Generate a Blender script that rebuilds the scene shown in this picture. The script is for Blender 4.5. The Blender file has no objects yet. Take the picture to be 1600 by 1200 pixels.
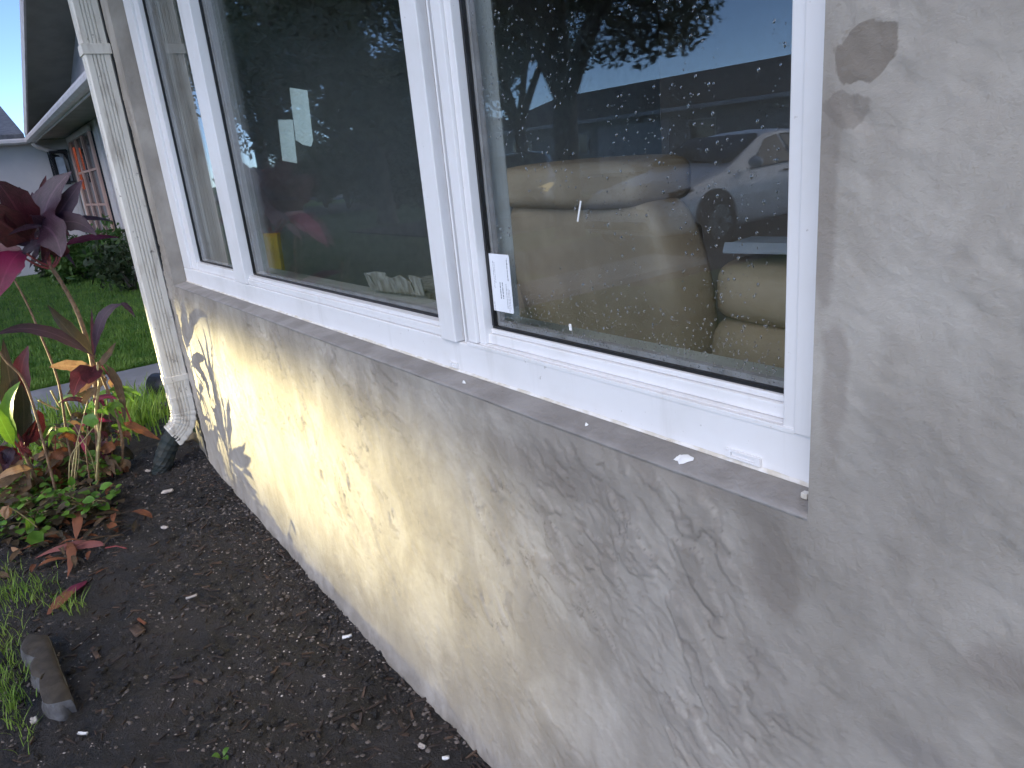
import bpy, bmesh, math, random
import numpy as np
from mathutils import Vector, Matrix, Euler

random.seed(7); rng = np.random.default_rng(7)
S = bpy.context.scene
COL = S.collection
R_ = math.radians

# ------------------------------------------------------------------ camera
F_PX = 1130.127                       # focal length in pixels of the 1600 px wide photograph
AX = np.array([[0.5942297, 0.1908172, -0.7813321],
               [0.7989616, -0.2517376, 0.5461580],
               [-0.0924744, -0.9487976, -0.3020456]])   # camera right / down / forward -> world
CAM = np.array([0.0, -0.66, 1.34])
cd = bpy.data.cameras.new('camera'); cam = bpy.data.objects.new('camera', cd); COL.objects.link(cam)
cd.sensor_width = 36.0; cd.lens = 36.0 * F_PX / 1600.0; cd.clip_start = 0.02; cd.clip_end = 600
right, down, fwd = Vector(AX[:, 0]), Vector(AX[:, 1]), Vector(AX[:, 2])
m3 = Matrix((right, -down, -fwd)).transposed()
cam.matrix_world = Matrix.Translation(Vector(CAM)) @ m3.to_4x4()
S.camera = cam

# ------------------------------------------------------------------ sky, sun, exposure
SUN_EL, SUN_ROT = R_(35.0), R_(156.0)
w = bpy.data.worlds.new('World'); S.world = w; w.use_nodes = True
nt = w.node_tree
sky = nt.nodes.new('ShaderNodeTexSky'); sky.sky_type = 'NISHITA'; sky.sun_disc = False
sky.sun_elevation = SUN_EL; sky.sun_rotation = SUN_ROT
sky.altitude = 0; sky.air_density = 0.42; sky.dust_density = 0.0; sky.ozone_density = 3.0
bg = nt.nodes['Background']; bg.inputs['Strength'].default_value = 0.15
nt.links.new(sky.outputs[0], bg.inputs['Color'])
sl = bpy.data.lights.new('sun', 'SUN'); sl.energy = 1.15; sl.angle = R_(60); sl.color = (1.0, 0.92, 0.85)
sun = bpy.data.objects.new('sun', sl); COL.objects.link(sun)
sdir = Vector((math.sin(SUN_ROT) * math.cos(SUN_EL), math.cos(SUN_ROT) * math.cos(SUN_EL), math.sin(SUN_EL)))
sun.rotation_euler = sdir.to_track_quat('Z', 'Y').to_euler()
vs = S.view_settings
vs.view_transform = 'Standard'; vs.look = 'None'; vs.gamma = 1.0; vs.exposure = 1.22; vs.use_curve_mapping = False
S.render.engine = 'CYCLES'
S.cycles.use_denoising = True; S.cycles.use_adaptive_sampling = True; S.cycles.adaptive_threshold = 0.025; S.cycles.adaptive_min_samples = 12
S.cycles.max_bounces = 6; S.cycles.diffuse_bounces = 3; S.cycles.glossy_bounces = 3; S.cycles.transmission_bounces = 6; S.cycles.transparent_max_bounces = 20

# ------------------------------------------------------------------ helpers: places
def ray(u, v): return AX @ np.array([u - 800.0, v - 600.0, F_PX])
def on_y(u, v, y):
    r = ray(u, v); return Vector(CAM + (y - CAM[1]) / r[1] * r)
def on_z(u, v, z=0.0):
    r = ray(u, v); return Vector(CAM + (z - CAM[2]) / r[2] * r)
def on_x(u, v, x):
    r = ray(u, v); return Vector(CAM + (x - CAM[0]) / r[0] * r)
GL = 0.088                             # depth of the glass behind the stucco face
def seen_in_glass(u, v, y):            # place of a thing in the yard whose mirror image shows at this spot
    p = on_y(u, v, 2 * GL - y); p.y = y; return p

# ------------------------------------------------------------------ helpers: objects
def tag(o, label=None, cat=None, group=None, kind=None):
    if label: o['label'] = label
    if cat: o['category'] = cat
    if group: o['group'] = group
    if kind: o['kind'] = kind
    return o
def empty(name, loc=(0, 0, 0), parent=None, rz=0):
    o = bpy.data.objects.new(name, None); COL.objects.link(o); o.location = loc; o.rotation_euler[2] = rz
    o.empty_display_size = 0.05
    if parent: o.parent = parent
    return o
def thing(name, label, cat, loc=(0, 0, 0), rz=0, group=None):
    return tag(empty(name, loc, None, rz), label, cat, group)
def mobj(name, verts, faces, mat, parent=None, smooth=False):
    me = bpy.data.meshes.new(name); me.from_pydata([tuple(v) for v in verts], [], faces); me.update()
    o = bpy.data.objects.new(name, me); COL.objects.link(o)
    if mat: me.materials.append(mat)
    if smooth:
        me.polygons.foreach_set('use_smooth', [True] * len(me.polygons))
    if parent: 
        o.parent = parent
        # vertices are given in the thing's own coordinates
    return o
def bobj(name, bm, mat, parent=None, smooth=False):
    me = bpy.data.meshes.new(name); bm.to_mesh(me); bm.free()
    o = bpy.data.objects.new(name, me); COL.objects.link(o)
    if mat: me.materials.append(mat)
    if smooth: me.polygons.foreach_set('use_smooth', [True] * len(me.polygons))
    if parent: o.parent = parent
    return o
def copy_tree(o, parent=None):
    c = o.copy(); COL.objects.link(c); c.parent = parent
    for ch in list(o.children): copy_tree(ch, c)
    return c
def add_box(bm, x0, x1, y0, y1, z0, z1, bevel=0.0):
    vs_ = [bm.verts.new(p) for p in ((x0,y0,z0),(x1,y0,z0),(x1,y1,z0),(x0,y1,z0),(x0,y0,z1),(x1,y0,z1),(x1,y1,z1),(x0,y1,z1))]
    fs = [bm.faces.new([vs_[i] for i in f]) for f in ((3,2,1,0),(4,5,6,7),(0,1,5,4),(1,2,6,5),(2,3,7,6),(3,0,4,7))]
    if bevel:
        es = set(e for f in fs for e in f.edges)
        bmesh.ops.bevel(bm, geom=list(es), offset=bevel, segments=2, affect='EDGES', profile=0.6)
def box(name, x0, x1, y0, y1, z0, z1, mat, parent=None, bevel=0.0, smooth=False):
    bm = bmesh.new(); add_box(bm, x0, x1, y0, y1, z0, z1, bevel); return bobj(name, bm, mat, parent, smooth)
def tube_data(pts, rad, n=8, cap=True, base=0):
    """rings along pts with radius rad (number or list)"""
    pts = [Vector(p) for p in pts]; V = []; Fc = []
    up = Vector((0.123, 0.31, 0.94))
    for i, p in enumerate(pts):
        t = (pts[min(i + 1, len(pts) - 1)] - pts[max(i - 1, 0)]).normalized()
        a = t.cross(up)
        if a.length < 1e-3: a = t.cross(Vector((1, 0, 0)))
        a.normalize(); b = t.cross(a)
        r = rad[i] if isinstance(rad, (list, tuple)) else rad
        for k in range(n):
            th = 2 * math.pi * k / n
            V.append(p + r * (math.cos(th) * a + math.sin(th) * b))
    for i in range(len(pts) - 1):
        for k in range(n):
            Fc.append((base + i*n + k, base + i*n + (k+1) % n, base + (i+1)*n + (k+1) % n, base + (i+1)*n + k))
    if cap:
        Fc.append(tuple(base + k for k in reversed(range(n)))); Fc.append(tuple(base + (len(pts)-1)*n + k for k in range(n)))
    return V, Fc
def tube(name, pts, rad, mat, parent=None, n=8, smooth=True):
    V, Fc = tube_data(pts, rad, n); return mobj(name, V, Fc, mat, parent, smooth)
def bez(a, b, c, n):
    a, b, c = Vector(a), Vector(b), Vector(c); out = []
    for i in range(n):
        t = i / (n - 1); out.append(a * (1-t)**2 + b * 2*t*(1-t) + c * t*t)
    return out

# value noise for shaping meshes
_perm = rng.random((256, 256))
def vnoise(x, y):
    x = np.asarray(x, float); y = np.asarray(y, float)
    xi = np.floor(x).astype(int); yi = np.floor(y).astype(int); fx = x - xi; fy = y - yi
    fx = fx*fx*(3-2*fx); fy = fy*fy*(3-2*fy)
    g = lambda i, j: _perm[i & 255, j & 255]
    return (g(xi,yi)*(1-fx)+g(xi+1,yi)*fx)*(1-fy)+(g(xi,yi+1)*(1-fx)+g(xi+1,yi+1)*fx)*fy
def fbm(x, y, o=4):
    s = 0; a = .5
    for k in range(o): s = s + a * (vnoise(x*2**k + 17*k, y*2**k + 31*k) - .5); a *= .5
    return s

_ang = rng.random((256, 256)) * 2 * np.pi
_gx, _gy = np.cos(_ang), np.sin(_ang)
def perlin(x, y):
    x = np.asarray(x, float); y = np.asarray(y, float)
    xi = np.floor(x).astype(int); yi = np.floor(y).astype(int); fx = x - xi; fy = y - yi
    u = fx**3*(fx*(fx*6-15)+10); v = fy**3*(fy*(fy*6-15)+10)
    def g(i, j, dx, dy):
        a = i & 255; b = j & 255; return _gx[a, b]*dx + _gy[a, b]*dy
    return (g(xi,yi,fx,fy)*(1-u)+g(xi+1,yi,fx-1,fy)*u)*(1-v)+(g(xi,yi+1,fx,fy-1)*(1-u)+g(xi+1,yi+1,fx-1,fy-1)*u)*v
def pfbm(x, y, o=4, gain=.5):
    s = 0; a = 1.0
    for k in range(o): s = s + a*perlin(x*2**k + 13.7*k, y*2**k + 7.3*k); a *= gain
    return s
def sstep(x, a, b):
    t = np.clip((np.asarray(x, float) - a) / (b - a), 0, 1); return t*t*(3-2*t)
def qmesh(name, V, Q, mat, parent=None, smooth=True, attrs=None):
    """large quad mesh from arrays"""
    V = np.asarray(V, np.float32); Q = np.asarray(Q, np.int32); me = bpy.data.meshes.new(name)
    me.vertices.add(len(V)); me.vertices.foreach_set('co', V.ravel())
    me.loops.add(Q.size); me.loops.foreach_set('vertex_index', Q.ravel())
    me.polygons.add(len(Q)); me.polygons.foreach_set('loop_start', np.arange(0, Q.size, 4, dtype=np.int32))
    me.polygons.foreach_set('use_smooth', np.full(len(Q), smooth))
    for k, a in (attrs or {}).items():
        at = me.attributes.new(k, 'FLOAT', 'POINT'); at.data.foreach_set('value', np.asarray(a, np.float32).ravel())
    me.update(calc_edges=True); me.materials.append(mat)
    o = bpy.data.objects.new(name, me); COL.objects.link(o)
    if parent: o.parent = parent
    return o

# ------------------------------------------------------------------ helpers: materials
class NT:
    def __init__(self, name):
        self.m = bpy.data.materials.new(name); self.m.use_nodes = True
        self.t = self.m.node_tree; self.b = self.t.nodes['Principled BSDF']; self.out = self.t.nodes['Material Output']
    def n(self, typ, **kw):
        nd = self.t.nodes.new('ShaderNode' + typ)
        for k, v in kw.items():
            if k.startswith('i_'):
                key = k[2:]
                key = int(key) if key.isdigit() else key.replace('_', ' ')
                nd.inputs[key].default_value = v
            else: setattr(nd, k, v)
        return nd
    def l(self, a, b): self.t.links.new(a, b)
    def coord(self, rot=(0,0,0), scale=(1,1,1), kind='Object', loc=(0,0,0)):
        tc = self.n('TexCoord'); mp = self.n('Mapping'); mp.inputs['Rotation'].default_value = rot
        mp.inputs['Scale'].default_value = scale; mp.inputs['Location'].default_value = loc
        self.l(tc.outputs[kind], mp.inputs[0]); return mp.outputs[0]
    def noise(self, vec, scale, detail=4, rough=.55, dist=0.0):
        nd = self.n('TexNoise'); nd.inputs['Scale'].default_value = scale; nd.inputs['Detail'].default_value = detail
        nd.inputs['Roughness'].default_value = rough; nd.inputs['Distortion'].default_value = dist
        self.l(vec, nd.inputs['Vector']); return nd.outputs['Fac']
    def rng(self, x, a, b, c=0.0, d=1.0, smooth=True):
        nd = self.n('MapRange'); nd.interpolation_type = 'SMOOTHSTEP' if smooth else 'LINEAR'
        for k, v in zip(('From Min','From Max','To Min','To Max'), (a,b,c,d)): nd.inputs[k].default_value = v
        self.l(x, nd.inputs['Value']); return nd.outputs['Result']
    def math(self, op, a, b=None, c=None):
        nd = self.n('Math'); nd.operation = op
        for i, v in enumerate((a, b, c)):
            if v is None: continue
            if isinstance(v, (int, float)): nd.inputs[i].default_value = v
            else: self.l(v, nd.inputs[i])
        return nd.outputs[0]
    def mix(self, fac, a, b, typ='MIX'):
        nd = self.n('Mix'); nd.data_type = 'RGBA'; nd.blend_type = typ
        for s, v in ((nd.inputs[0], fac), (nd.inputs[6], a), (nd.inputs[7], b)):
            if isinstance(v, (int, float)): s.default_value = v
            elif isinstance(v, tuple): s.default_value = (*v, 1.0) if len(v) == 3 else v
            else: self.l(v, s)
        return nd.outputs[2]
    def bump(self, h, strength=.5, dist=.01, prev=None):
        nd = self.n('Bump'); nd.inputs['Strength'].default_value = strength; nd.inputs['Distance'].default_value = dist
        self.l(h, nd.inputs['Height'])
        if prev is not None: self.l(prev, nd.inputs['Normal'])
        return nd.outputs[0]
    def set(self, col=None, rough=None, normal=None, **kw):
        b = self.b
        for key, v in (('Base Color', col), ('Roughness', rough), ('Normal', normal)):
            if v is None: continue
            if isinstance(v, (int, float)): b.inputs[key].default_value = v
            elif isinstance(v, tuple): b.inputs[key].default_value = (*v, 1.0)
            else: self.l(v, b.inputs[key])
        for k, v in kw.items(): b.inputs[k.replace('_', ' ')].default_value = v
        return self.m

def simple(name, c1, c2=None, scale=8, rough=.6, bump=0.0, bscale=40, bdist=.003, stretch=(1,1,1), lo=.35, hi=.65, detail=4, **kw):
    t = NT(name); v = t.coord(scale=stretch)
    col = c1
    if c2: col = t.mix(t.rng(t.noise(v, scale, detail), lo, hi), c1, c2)
    nrm = t.bump(t.noise(v, bscale, 4), bump, bdist) if bump else None
    return t.set(col, rough, nrm, **kw)

# --- stucco: colour and fine grain; the trowelled relief itself is geometry (attribute 'patch' marks the thicker coats)
def stucco(name):
    t = NT(name)
    v = t.coord()
    vs_ = t.coord(rot=(0, R_(-42), 0), scale=(1.5, 1, 0.9))
    n3 = t.noise(v, 2.3, 3, .5, .3); nb = t.noise(vs_, 5.0, 4, .6, .5)
    sx = t.n('SeparateXYZ'); t.l(v, sx.inputs[0])
    X, Z = sx.outputs[0], sx.outputs[2]
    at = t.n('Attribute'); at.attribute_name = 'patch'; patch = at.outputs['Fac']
    a2 = t.n('Attribute'); a2.attribute_name = 'edge_line'; edge_line = a2.outputs['Fac']
    nrm = t.bump(t.noise(v, 48, 7, .72), .60, .0040)
    c = t.mix(t.rng(nb, .30, .68), (.322, .290, .248), (.440, .405, .358))
    c = t.mix(t.math('MULTIPLY', t.rng(n3, .45, .66), .5), c, (.235, .212, .186))
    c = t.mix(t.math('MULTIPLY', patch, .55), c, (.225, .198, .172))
    c = t.mix(t.math('MULTIPLY', edge_line, .8), c, (.100, .086, .075))  # darker lines drawn along the edges of the coats
    # damp / fresh patches with a shape of their own
    wob = t.math('MULTIPLY', t.math('SUBTRACT', t.noise(v, 14, 4, .6, .4), .5), .16)
    def blob(px, pz, rx, rz, k, fac, col, soft=.3):
        nonlocal c
        a = t.math('DIVIDE', t.math('SUBTRACT', X, px), rx); b = t.math('DIVIDE', t.math('SUBTRACT', Z, pz), rz)
        d = t.math('SQRT', t.math('ADD', t.math('MULTIPLY', a, a), t.math('MULTIPLY', b, b)))
        d = t.math('ADD', d, t.math('MULTIPLY', wob, k))
        c = t.mix(t.math('MULTIPLY', t.rng(d, 1.0, 1.0 - soft), fac), c, col)
    for (u, q, rx, rz, k, fac, col, soft) in (
        (1348, 92, .034, .026, 16, .80, (0.183, 0.154, 0.125), .10), (1322, 165, .032, .016, 22, .65, (0.204, 0.176, 0.148), .2),
        (1290, 300, .016, .16, 7, .55, (0.218, 0.187, 0.160), .5), (1302, 620, .018, .10, 8, .5, (0.234, 0.201, 0.172), .5),
        (1215, 900, .045, .085, 9, .55, (0.191, 0.162, 0.136), .6), (1110, 760, .10, .032, 8, .5, (0.211, 0.179, 0.152), .6),
        (1570, 1050, .05, .035, 7, .50, (0.222, 0.189, 0.164), .7), (1440, 1190, .06, .035, 6, .40, (0.211, 0.191, 0.179), .7),
        (330, 500, .30, .06, 5, .35, (0.203, 0.179, 0.156), .6), (850, 730, .28, .05, 6, .40, (0.211, 0.183, 0.156), .6)):
        p = on_y(u, q, 0); blob(p.x, p.z, rx, rz, k, fac, col, soft)
    # damp cloudy darkening of the coat in a ragged strip below the sill, soil splashed on the foot
    n6 = t.noise(vs_, 2.6, 5, .6, .6)
    c = t.mix(t.math('MULTIPLY', t.math('MULTIPLY', t.rng(Z, .48, .86), t.rng(X, -.36, -.46)), t.rng(n6, .38, .62, .05, .55)), c, (.190, .168, .146))
    c = t.mix(t.math('MULTIPLY', t.rng(t.math('ADD', Z, t.math('MULTIPLY', wob, .9)), .045, -.005), .40), c, (.11, .095, .082))
    return t.set(c, .78, nrm, Specular_IOR_Level=.25)

M = {}
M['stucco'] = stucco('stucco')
M['sill'] = simple('sill_cement', (.225, .207, .190), (.300, .280, .262), 11, .8, .7, 80, .004, detail=6)
t = NT('white_vinyl'); v = t.coord()
col = t.mix(t.rng(t.noise(v, 5, 5), .45, .8), (.80, .79, .79), (.72, .71, .70))
col = t.mix(t.math('MULTIPLY', t.rng(t.noise(v, 85, 3, .6), .70, .76), .55), col, (.34, .31, .28))
col = t.mix(t.math('MULTIPLY', t.rng(t.noise(t.coord(scale=(14, 14, 1.2)), 2.2, 4, .6), .56, .78), .35), col, (.56, .54, .51))
M['vinyl'] = t.set(col, t.rng(t.noise(v, 30, 3), .3, .7, .32, .50), t.bump(t.noise(v, 12, 2), .04, .002))
t = NT('weathered_vinyl'); v = t.coord(); v2 = t.coord(scale=(1, 1, .25))
col = t.mix(t.rng(t.noise(v2, 22, 5, .6), .48, .72), (.71, .67, .60), (.47, .42, .36))
col = t.mix(t.math('MULTIPLY', t.rng(t.noise(v, 30, 5, .65), .62, .70), .8), col, (.16, .135, .115))
M['vinyl_dirty'] = t.set(col, .55, t.bump(t.noise(v, 60, 3), .2, .002))
M['caulk'] = simple('caulk', (.78, .76, .72), (.6, .55, .46), 40, .6, .4, 90, .002)
M['gasket'] = simple('black_gasket', (.012, .012, .013), rough=.45)
M['seal'] = simple('grey_seal', (.30, .29, .30), (.22, .21, .21), 20, .6)

def glass_mat(name, f0=.045, tint=(1, 1, 1), film=0.0):
    t = NT(name); t.t.nodes.remove(t.b)
    ge = t.n('NewGeometry'); dp = t.n('VectorMath'); dp.operation = 'DOT_PRODUCT'
    t.l(ge.outputs['Normal'], dp.inputs[0]); t.l(ge.outputs['Incoming'], dp.inputs[1])
    c = t.math('ABSOLUTE', dp.outputs['Value'])
    f = t.math('ADD', t.math('MULTIPLY', t.math('POWER', t.math('SUBTRACT', 1.0, c), 5.0), 1 - f0), f0)
    tr = t.n('BsdfTransparent'); tr.inputs[0].default_value = (*tint, 1)
    gl = t.n('BsdfGlossy'); gl.inputs['Roughness'].default_value = 0.0
    mx = t.n('MixShader'); t.l(f, mx.inputs[0]); t.l(tr.outputs[0], mx.inputs[1]); t.l(gl.outputs[0], mx.inputs[2])
    last = mx.outputs[0]
    if film:
        v = t.coord(); df = t.n('BsdfDiffuse'); df.inputs[0].default_value = (.6, .6, .6, 1)
        m2 = t.n('MixShader'); t.l(t.rng(t.noise(v, 3, 5), .35, .8, 0, film), m2.inputs[0]); t.l(last, m2.inputs[1]); t.l(df.outputs[0], m2.inputs[2]); last = m2.outputs[0]
    t.l(last, t.out.inputs['Surface']); return t.m
M['glass'] = glass_mat('window_glass', .046, (.975, .988, .983), .006)
M['car_glass'] = simple('dark_car_glass', (.015, .017, .02), rough=.05)
t = NT('water'); t.t.nodes.remove(t.b); g_ = t.n('BsdfGlass'); g_.inputs['IOR'].default_value = 1.33; g_.inputs['Roughness'].default_value = 0.0
t.l(g_.outputs[0], t.out.inputs['Surface']); M['water'] = t.m
M['paint_white'] = simple('white_paint', (.85, .85, .84), rough=.5)
M['tape_paper'] = simple('masking_paper', (.74, .84, .83), (.68, .79, .78), 30, .8)
M['sticker'] = simple('sticker_paper', (.82, .84, .88), rough=.45)
M['ink'] = simple('sticker_ink', (.12, .12, .15), rough=.6)

# soil
t = NT('soil'); v = t.coord()
a = t.noise(v, 5, 6, .65); b = t.noise(v, 45, 6, .7); c = t.noise(v, 160, 4, .6)
col = t.mix(t.rng(a, .38, .64), (.0085, .0074, .0074), (.034, .030, .029))
col = t.mix(t.rng(b, .5, .75), col, (.040, .035, .033))
col = t.mix(t.math('MULTIPLY', t.rng(c, .60, .72), .6), col, (.095, .082, .073))
M['soil'] = t.set(col, t.rng(a, .35, .65, .42, .92), t.bump(c, .7, .006, t.bump(b, .9, .014)))
M['pebble'] = simple('pebble', (.060, .052, .047), (.17, .145, .13), 30, .85, .4, 200, .002)
M['shell'] = simple('pale_chip', (.58, .53, .49), (.35, .30, .27), 25, .6)
M['bark'] = simple('bark_chip', (.045, .028, .021), (.100, .064, .045), 40, .8, .6, 120, .003)
M['dark_chip'] = simple('dark_chip', (.025, .018, .015), (.05, .036, .03), 40, .8)
# ground cover
t = NT('lawn'); v = t.coord()
col = t.mix(t.rng(t.noise(v, .8, 4), .35, .65), (.040, .095, .020), (.062, .130, .028))
col = t.mix(t.math('MULTIPLY', t.rng(t.noise(v, 30, 5), .5, .75), .6), col, (.085, .13, .035))
M['lawn'] = t.set(col, .9, t.bump(t.noise(v, 60, 4), .9, .03))
def leafmat(name, c1, c2, rough=.45, scale=12, trans=.25, stretch=(1,1,1), veins=False):
    t = NT(name); v = t.coord(scale=stretch)
    col = t.mix(t.rng(t.noise(v, scale, 4), .35, .65), c1, c2)
    if veins:
        at = t.n('Attribute'); at.attribute_name = 'leaf_uv'; sp = t.n('SeparateXYZ'); t.l(at.outputs['Vector'], sp.inputs[0])
        mp = t.n('Mapping'); mp.inputs['Scale'].default_value = (9, 1.6, 1); t.l(at.outputs['Vector'], mp.inputs[0])
        vn = t.noise(mp.outputs[0], 3.0, 3, .6)
        col = t.mix(t.math('MULTIPLY', t.rng(vn, .42, .66), .55), col, tuple(min(1, q*1.7 + .01) for q in c2))
        col = t.mix(t.math('MULTIPLY', t.rng(t.math('ABSOLUTE', sp.outputs[0]), .10, .03), .6), col, tuple(min(1, q*2.0 + .02) for q in c2))
        spot = t.noise(v, 55, 4, .6)
        col = t.mix(t.math('MULTIPLY', t.rng(spot, .64, .70), .6), col, tuple(q*.35 + .01 for q in c1))
        nrm = t.bump(vn, .35, .004)
    else: nrm = t.bump(t.noise(v, 60, 3), .2, .003)
    t.set(col, rough, nrm)
    tl = t.n('BsdfTranslucent'); t.l(col, tl.inputs[0]); mx = t.n('MixShader'); mx.inputs[0].default_value = trans
    t.l(t.b.outputs[0], mx.inputs[1]); t.l(tl.outputs[0], mx.inputs[2]); t.l(mx.outputs[0], t.out.inputs['Surface'])
    return t.m
M['blade'] = leafmat('grass_blade', (.075, .185, .025), (.175, .30, .05), .5, 5, .3)
M['blade_bright'] = leafmat('bright_grass_blade', (.17, .32, .04), (.27, .40, .065), .5, 5, .35)  # tall grass green raised, headlamp light put into its colour
M['purple'] = leafmat('purple_leaf', (.026, .010, .020), (.048, .020, .036), .40, 9, .12, veins=True)
M['maroon'] = leafmat('maroon_leaf', (.034, .006, .009), (.075, .012, .020), .42, 9, .2, veins=True)
M['magenta'] = leafmat('magenta_leaf', (.20, .010, .055), (.12, .007, .034), .4, 14, .3, veins=True)
M['darkgreen'] = leafmat('bronze_leaf', (.028, .028, .014), (.044, .030, .016), .45, 12, .2, veins=True)
M['green'] = leafmat('green_leaf', (.085, .20, .022), (.15, .29, .04), .4, 16, .3)
M['lime'] = leafmat('lime_leaf', (.13, .24, .025), (.085, .18, .02), .4, 16, .35, veins=True)
M['tan'] = leafmat('dry_tan_leaf', (.34, .22, .12), (.24, .13, .07), .7, 30, .2, veins=True)
M['brown'] = leafmat('dry_brown_leaf', (.14, .085, .045), (.075, .050, .028), .75, 26, .15, veins=True)
M['rust'] = leafmat('rust_leaf', (.24, .085, .03), (.13, .045, .02), .6, 22, .2, veins=True)
M['pinkleaf'] = leafmat('faded_pink_leaf', (.24, .085, .07), (.16, .055, .05), .55, 26, .15, veins=True)
M['stem'] = simple('plant_stem', (.24, .15, .09), (.14, .085, .05), 60, .7, .5, 160, .003)
M['redstem'] = simple('red_stem', (.26, .05, .05), (.16, .03, .03), 30, .5)
M['palestem'] = simple('pale_stem', (.36, .31, .15), (.25, .19, .09), 40, .6)
M['oakleaf'] = leafmat('oak_leaf', (.022, .040, .014), (.040, .062, .020), .6, .6, .2)
M['oakbark'] = simple('oak_bark', (.050, .042, .036), (.085, .072, .062), 7, .9, .8, 12, .03, (1,1,.3))
M['shrub'] = leafmat('shrub_leaf', (.035, .085, .014), (.075, .15, .025), .5, 2, .25)
# hard landscape
M['concrete'] = simple('concrete', (.20, .205, .22), (.27, .27, .285), 3, .85, .35, 90, .003)
M['asphalt'] = simple('asphalt', (.030, .030, .032), (.048, .048, .050), 2, .9, .5, 120, .004)
M['edging_face'] = simple('edging_grey', (.125, .128, .135), (.07, .07, .074), 22, .85, .6, 60, .006)
M['edging_top'] = simple('edging_brown', (.060, .050, .039), (.036, .030, .024), 30, .85, .4, 70, .004)
M['stone'] = simple('stone', (.23, .20, .16), (.12, .105, .09), 18, .85, .5, 50, .006)
M['teal_pipe'] = simple('teal_pipe', (.010, .020, .021), (.028, .032, .029), 18, .7, .5, 30, .004)
M['black_plastic'] = simple('black_plastic', (.014, .014, .015), rough=.45)
M['orange_clay'] = simple('orange_clay', (.50, .15, .04), (.36, .10, .03), 20, .7)
# buildings
M['white_wall'] = simple('white_wall', (.60, .56, .56), (.66, .62, .61), 2, .85, .3, 60, .003)
M['gable_wall'] = simple('gable_paint', (.55, .53, .58), (.60, .57, .61), 2, .8)
M['trim'] = simple('painted_trim', (.66, .62, .62), (.56, .52, .52), 5, .5)
M['soffit'] = simple('soffit_paint', (.24, .235, .21), (.29, .28, .25), 3, .8)
M['shingle'] = simple('shingle', (.10, .105, .12), (.15, .155, .17), 9, .9, .6, 30, .01)
M['roof_dark'] = simple('dark_roof', (.055, .052, .050), (.085, .078, .072), 3, .9, .5, 20, .01)
M['wall_far'] = simple('far_wall', (.34, .32, .30), (.40, .37, .35), 2, .85)
M['pinkframe'] = simple('pink_frame', (.50, .33, .28), (.44, .28, .24), 6, .55)
M['black_metal'] = simple('black_metal', (.012, .012, .016), rough=.4)
M['pane_dark'] = simple('dark_pane', (.03, .035, .045), rough=.06)
t = NT('reflection_glow'); e_ = t.n('Emission'); e_.inputs[0].default_value = (1.0, .22, .12, 1); e_.inputs[1].default_value = .10
t.l(e_.outputs[0], t.out.inputs['Surface']); M['reflection_glow'] = t.m  # glow painted in for warm reflections on the far window
t = NT('lamp_glow'); e_ = t.n('Emission'); e_.inputs[0].default_value = (1.0, .78, .42, 1); e_.inputs[1].default_value = 3.5
t.l(e_.outputs[0], t.out.inputs['Surface']); M['lamp_glow'] = t.m
t = NT('headlamp_glow'); e_ = t.n('Emission'); e_.inputs[0].default_value = (1.0, .80, .45, 1); e_.inputs[1].default_value = .5
t.l(e_.outputs[0], t.out.inputs['Surface']); M['headlamp_glow'] = t.m
# interior
M['leather'] = simple('tan_leather', (.52, .41, .30), (.42, .33, .24), 6, .5, .35, 120, .0015)
M['leather_dark'] = simple('dark_seam_leather', (.07, .055, .04), rough=.6)  # dark colour of the backrest seam
M['in_wall'] = simple('inside_wall', (.22, .185, .155), (.25, .21, .18), 2, .85)
M['in_dark'] = simple('inside_dark_wall', (.12, .12, .125), rough=.85)
M['carpet'] = simple('carpet', (.12, .115, .11), (.15, .145, .14), 30, .95)
M['plaster'] = simple('inside_plaster', (.52, .51, .49), (.46, .455, .44), 25, .85, .4, 60, .003)
M['yellow'] = simple('yellow_board', (.60, .42, .03), (.50, .33, .02), 7, .5)
M['cardboard'] = simple('grey_cardboard', (.42, .41, .38), (.22, .20, .175), 22, .9, .5, 40, .004, (3,3,.6))
M['bluecard'] = simple('pale_blue_card', (.50, .56, .66), (.42, .48, .58), 12, .6)
# cars
def carpaint(name, c, rough=.3):
    return NT(name).set(c, rough, None, Coat_Weight=.6, Coat_Roughness=.05)
M['car_white'] = carpaint('white_car_paint', (.74, .75, .78))
M['car_red'] = carpaint('red_car_paint', (.20, .012, .015))
M['car_dark'] = carpaint('dark_car_paint', (.02, .022, .026))
M['tyre'] = simple('tyre', (.018, .018, .018), rough=.85)
M['rim'] = simple('rim', (.30, .31, .33), rough=.3, Metallic=.8)
M['headlamp'] = simple('headlamp_lens', (.16, .15, .15), rough=.08)
M['fabric_trim'] = simple('dark_trim', (.02, .02, .022), rough=.6)

# =================================================================== GROUND
def ground_sheet():
    # one sheet reaching the horizon, finer near the house
    o = mobj('lawn', [(-260,-260,-.16),(260,-260,-.16),(260,260,-.16),(-260,260,-.16)], [(0,1,2,3)], M['lawn']); tag(o, kind='structure')
ground_sheet()
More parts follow.
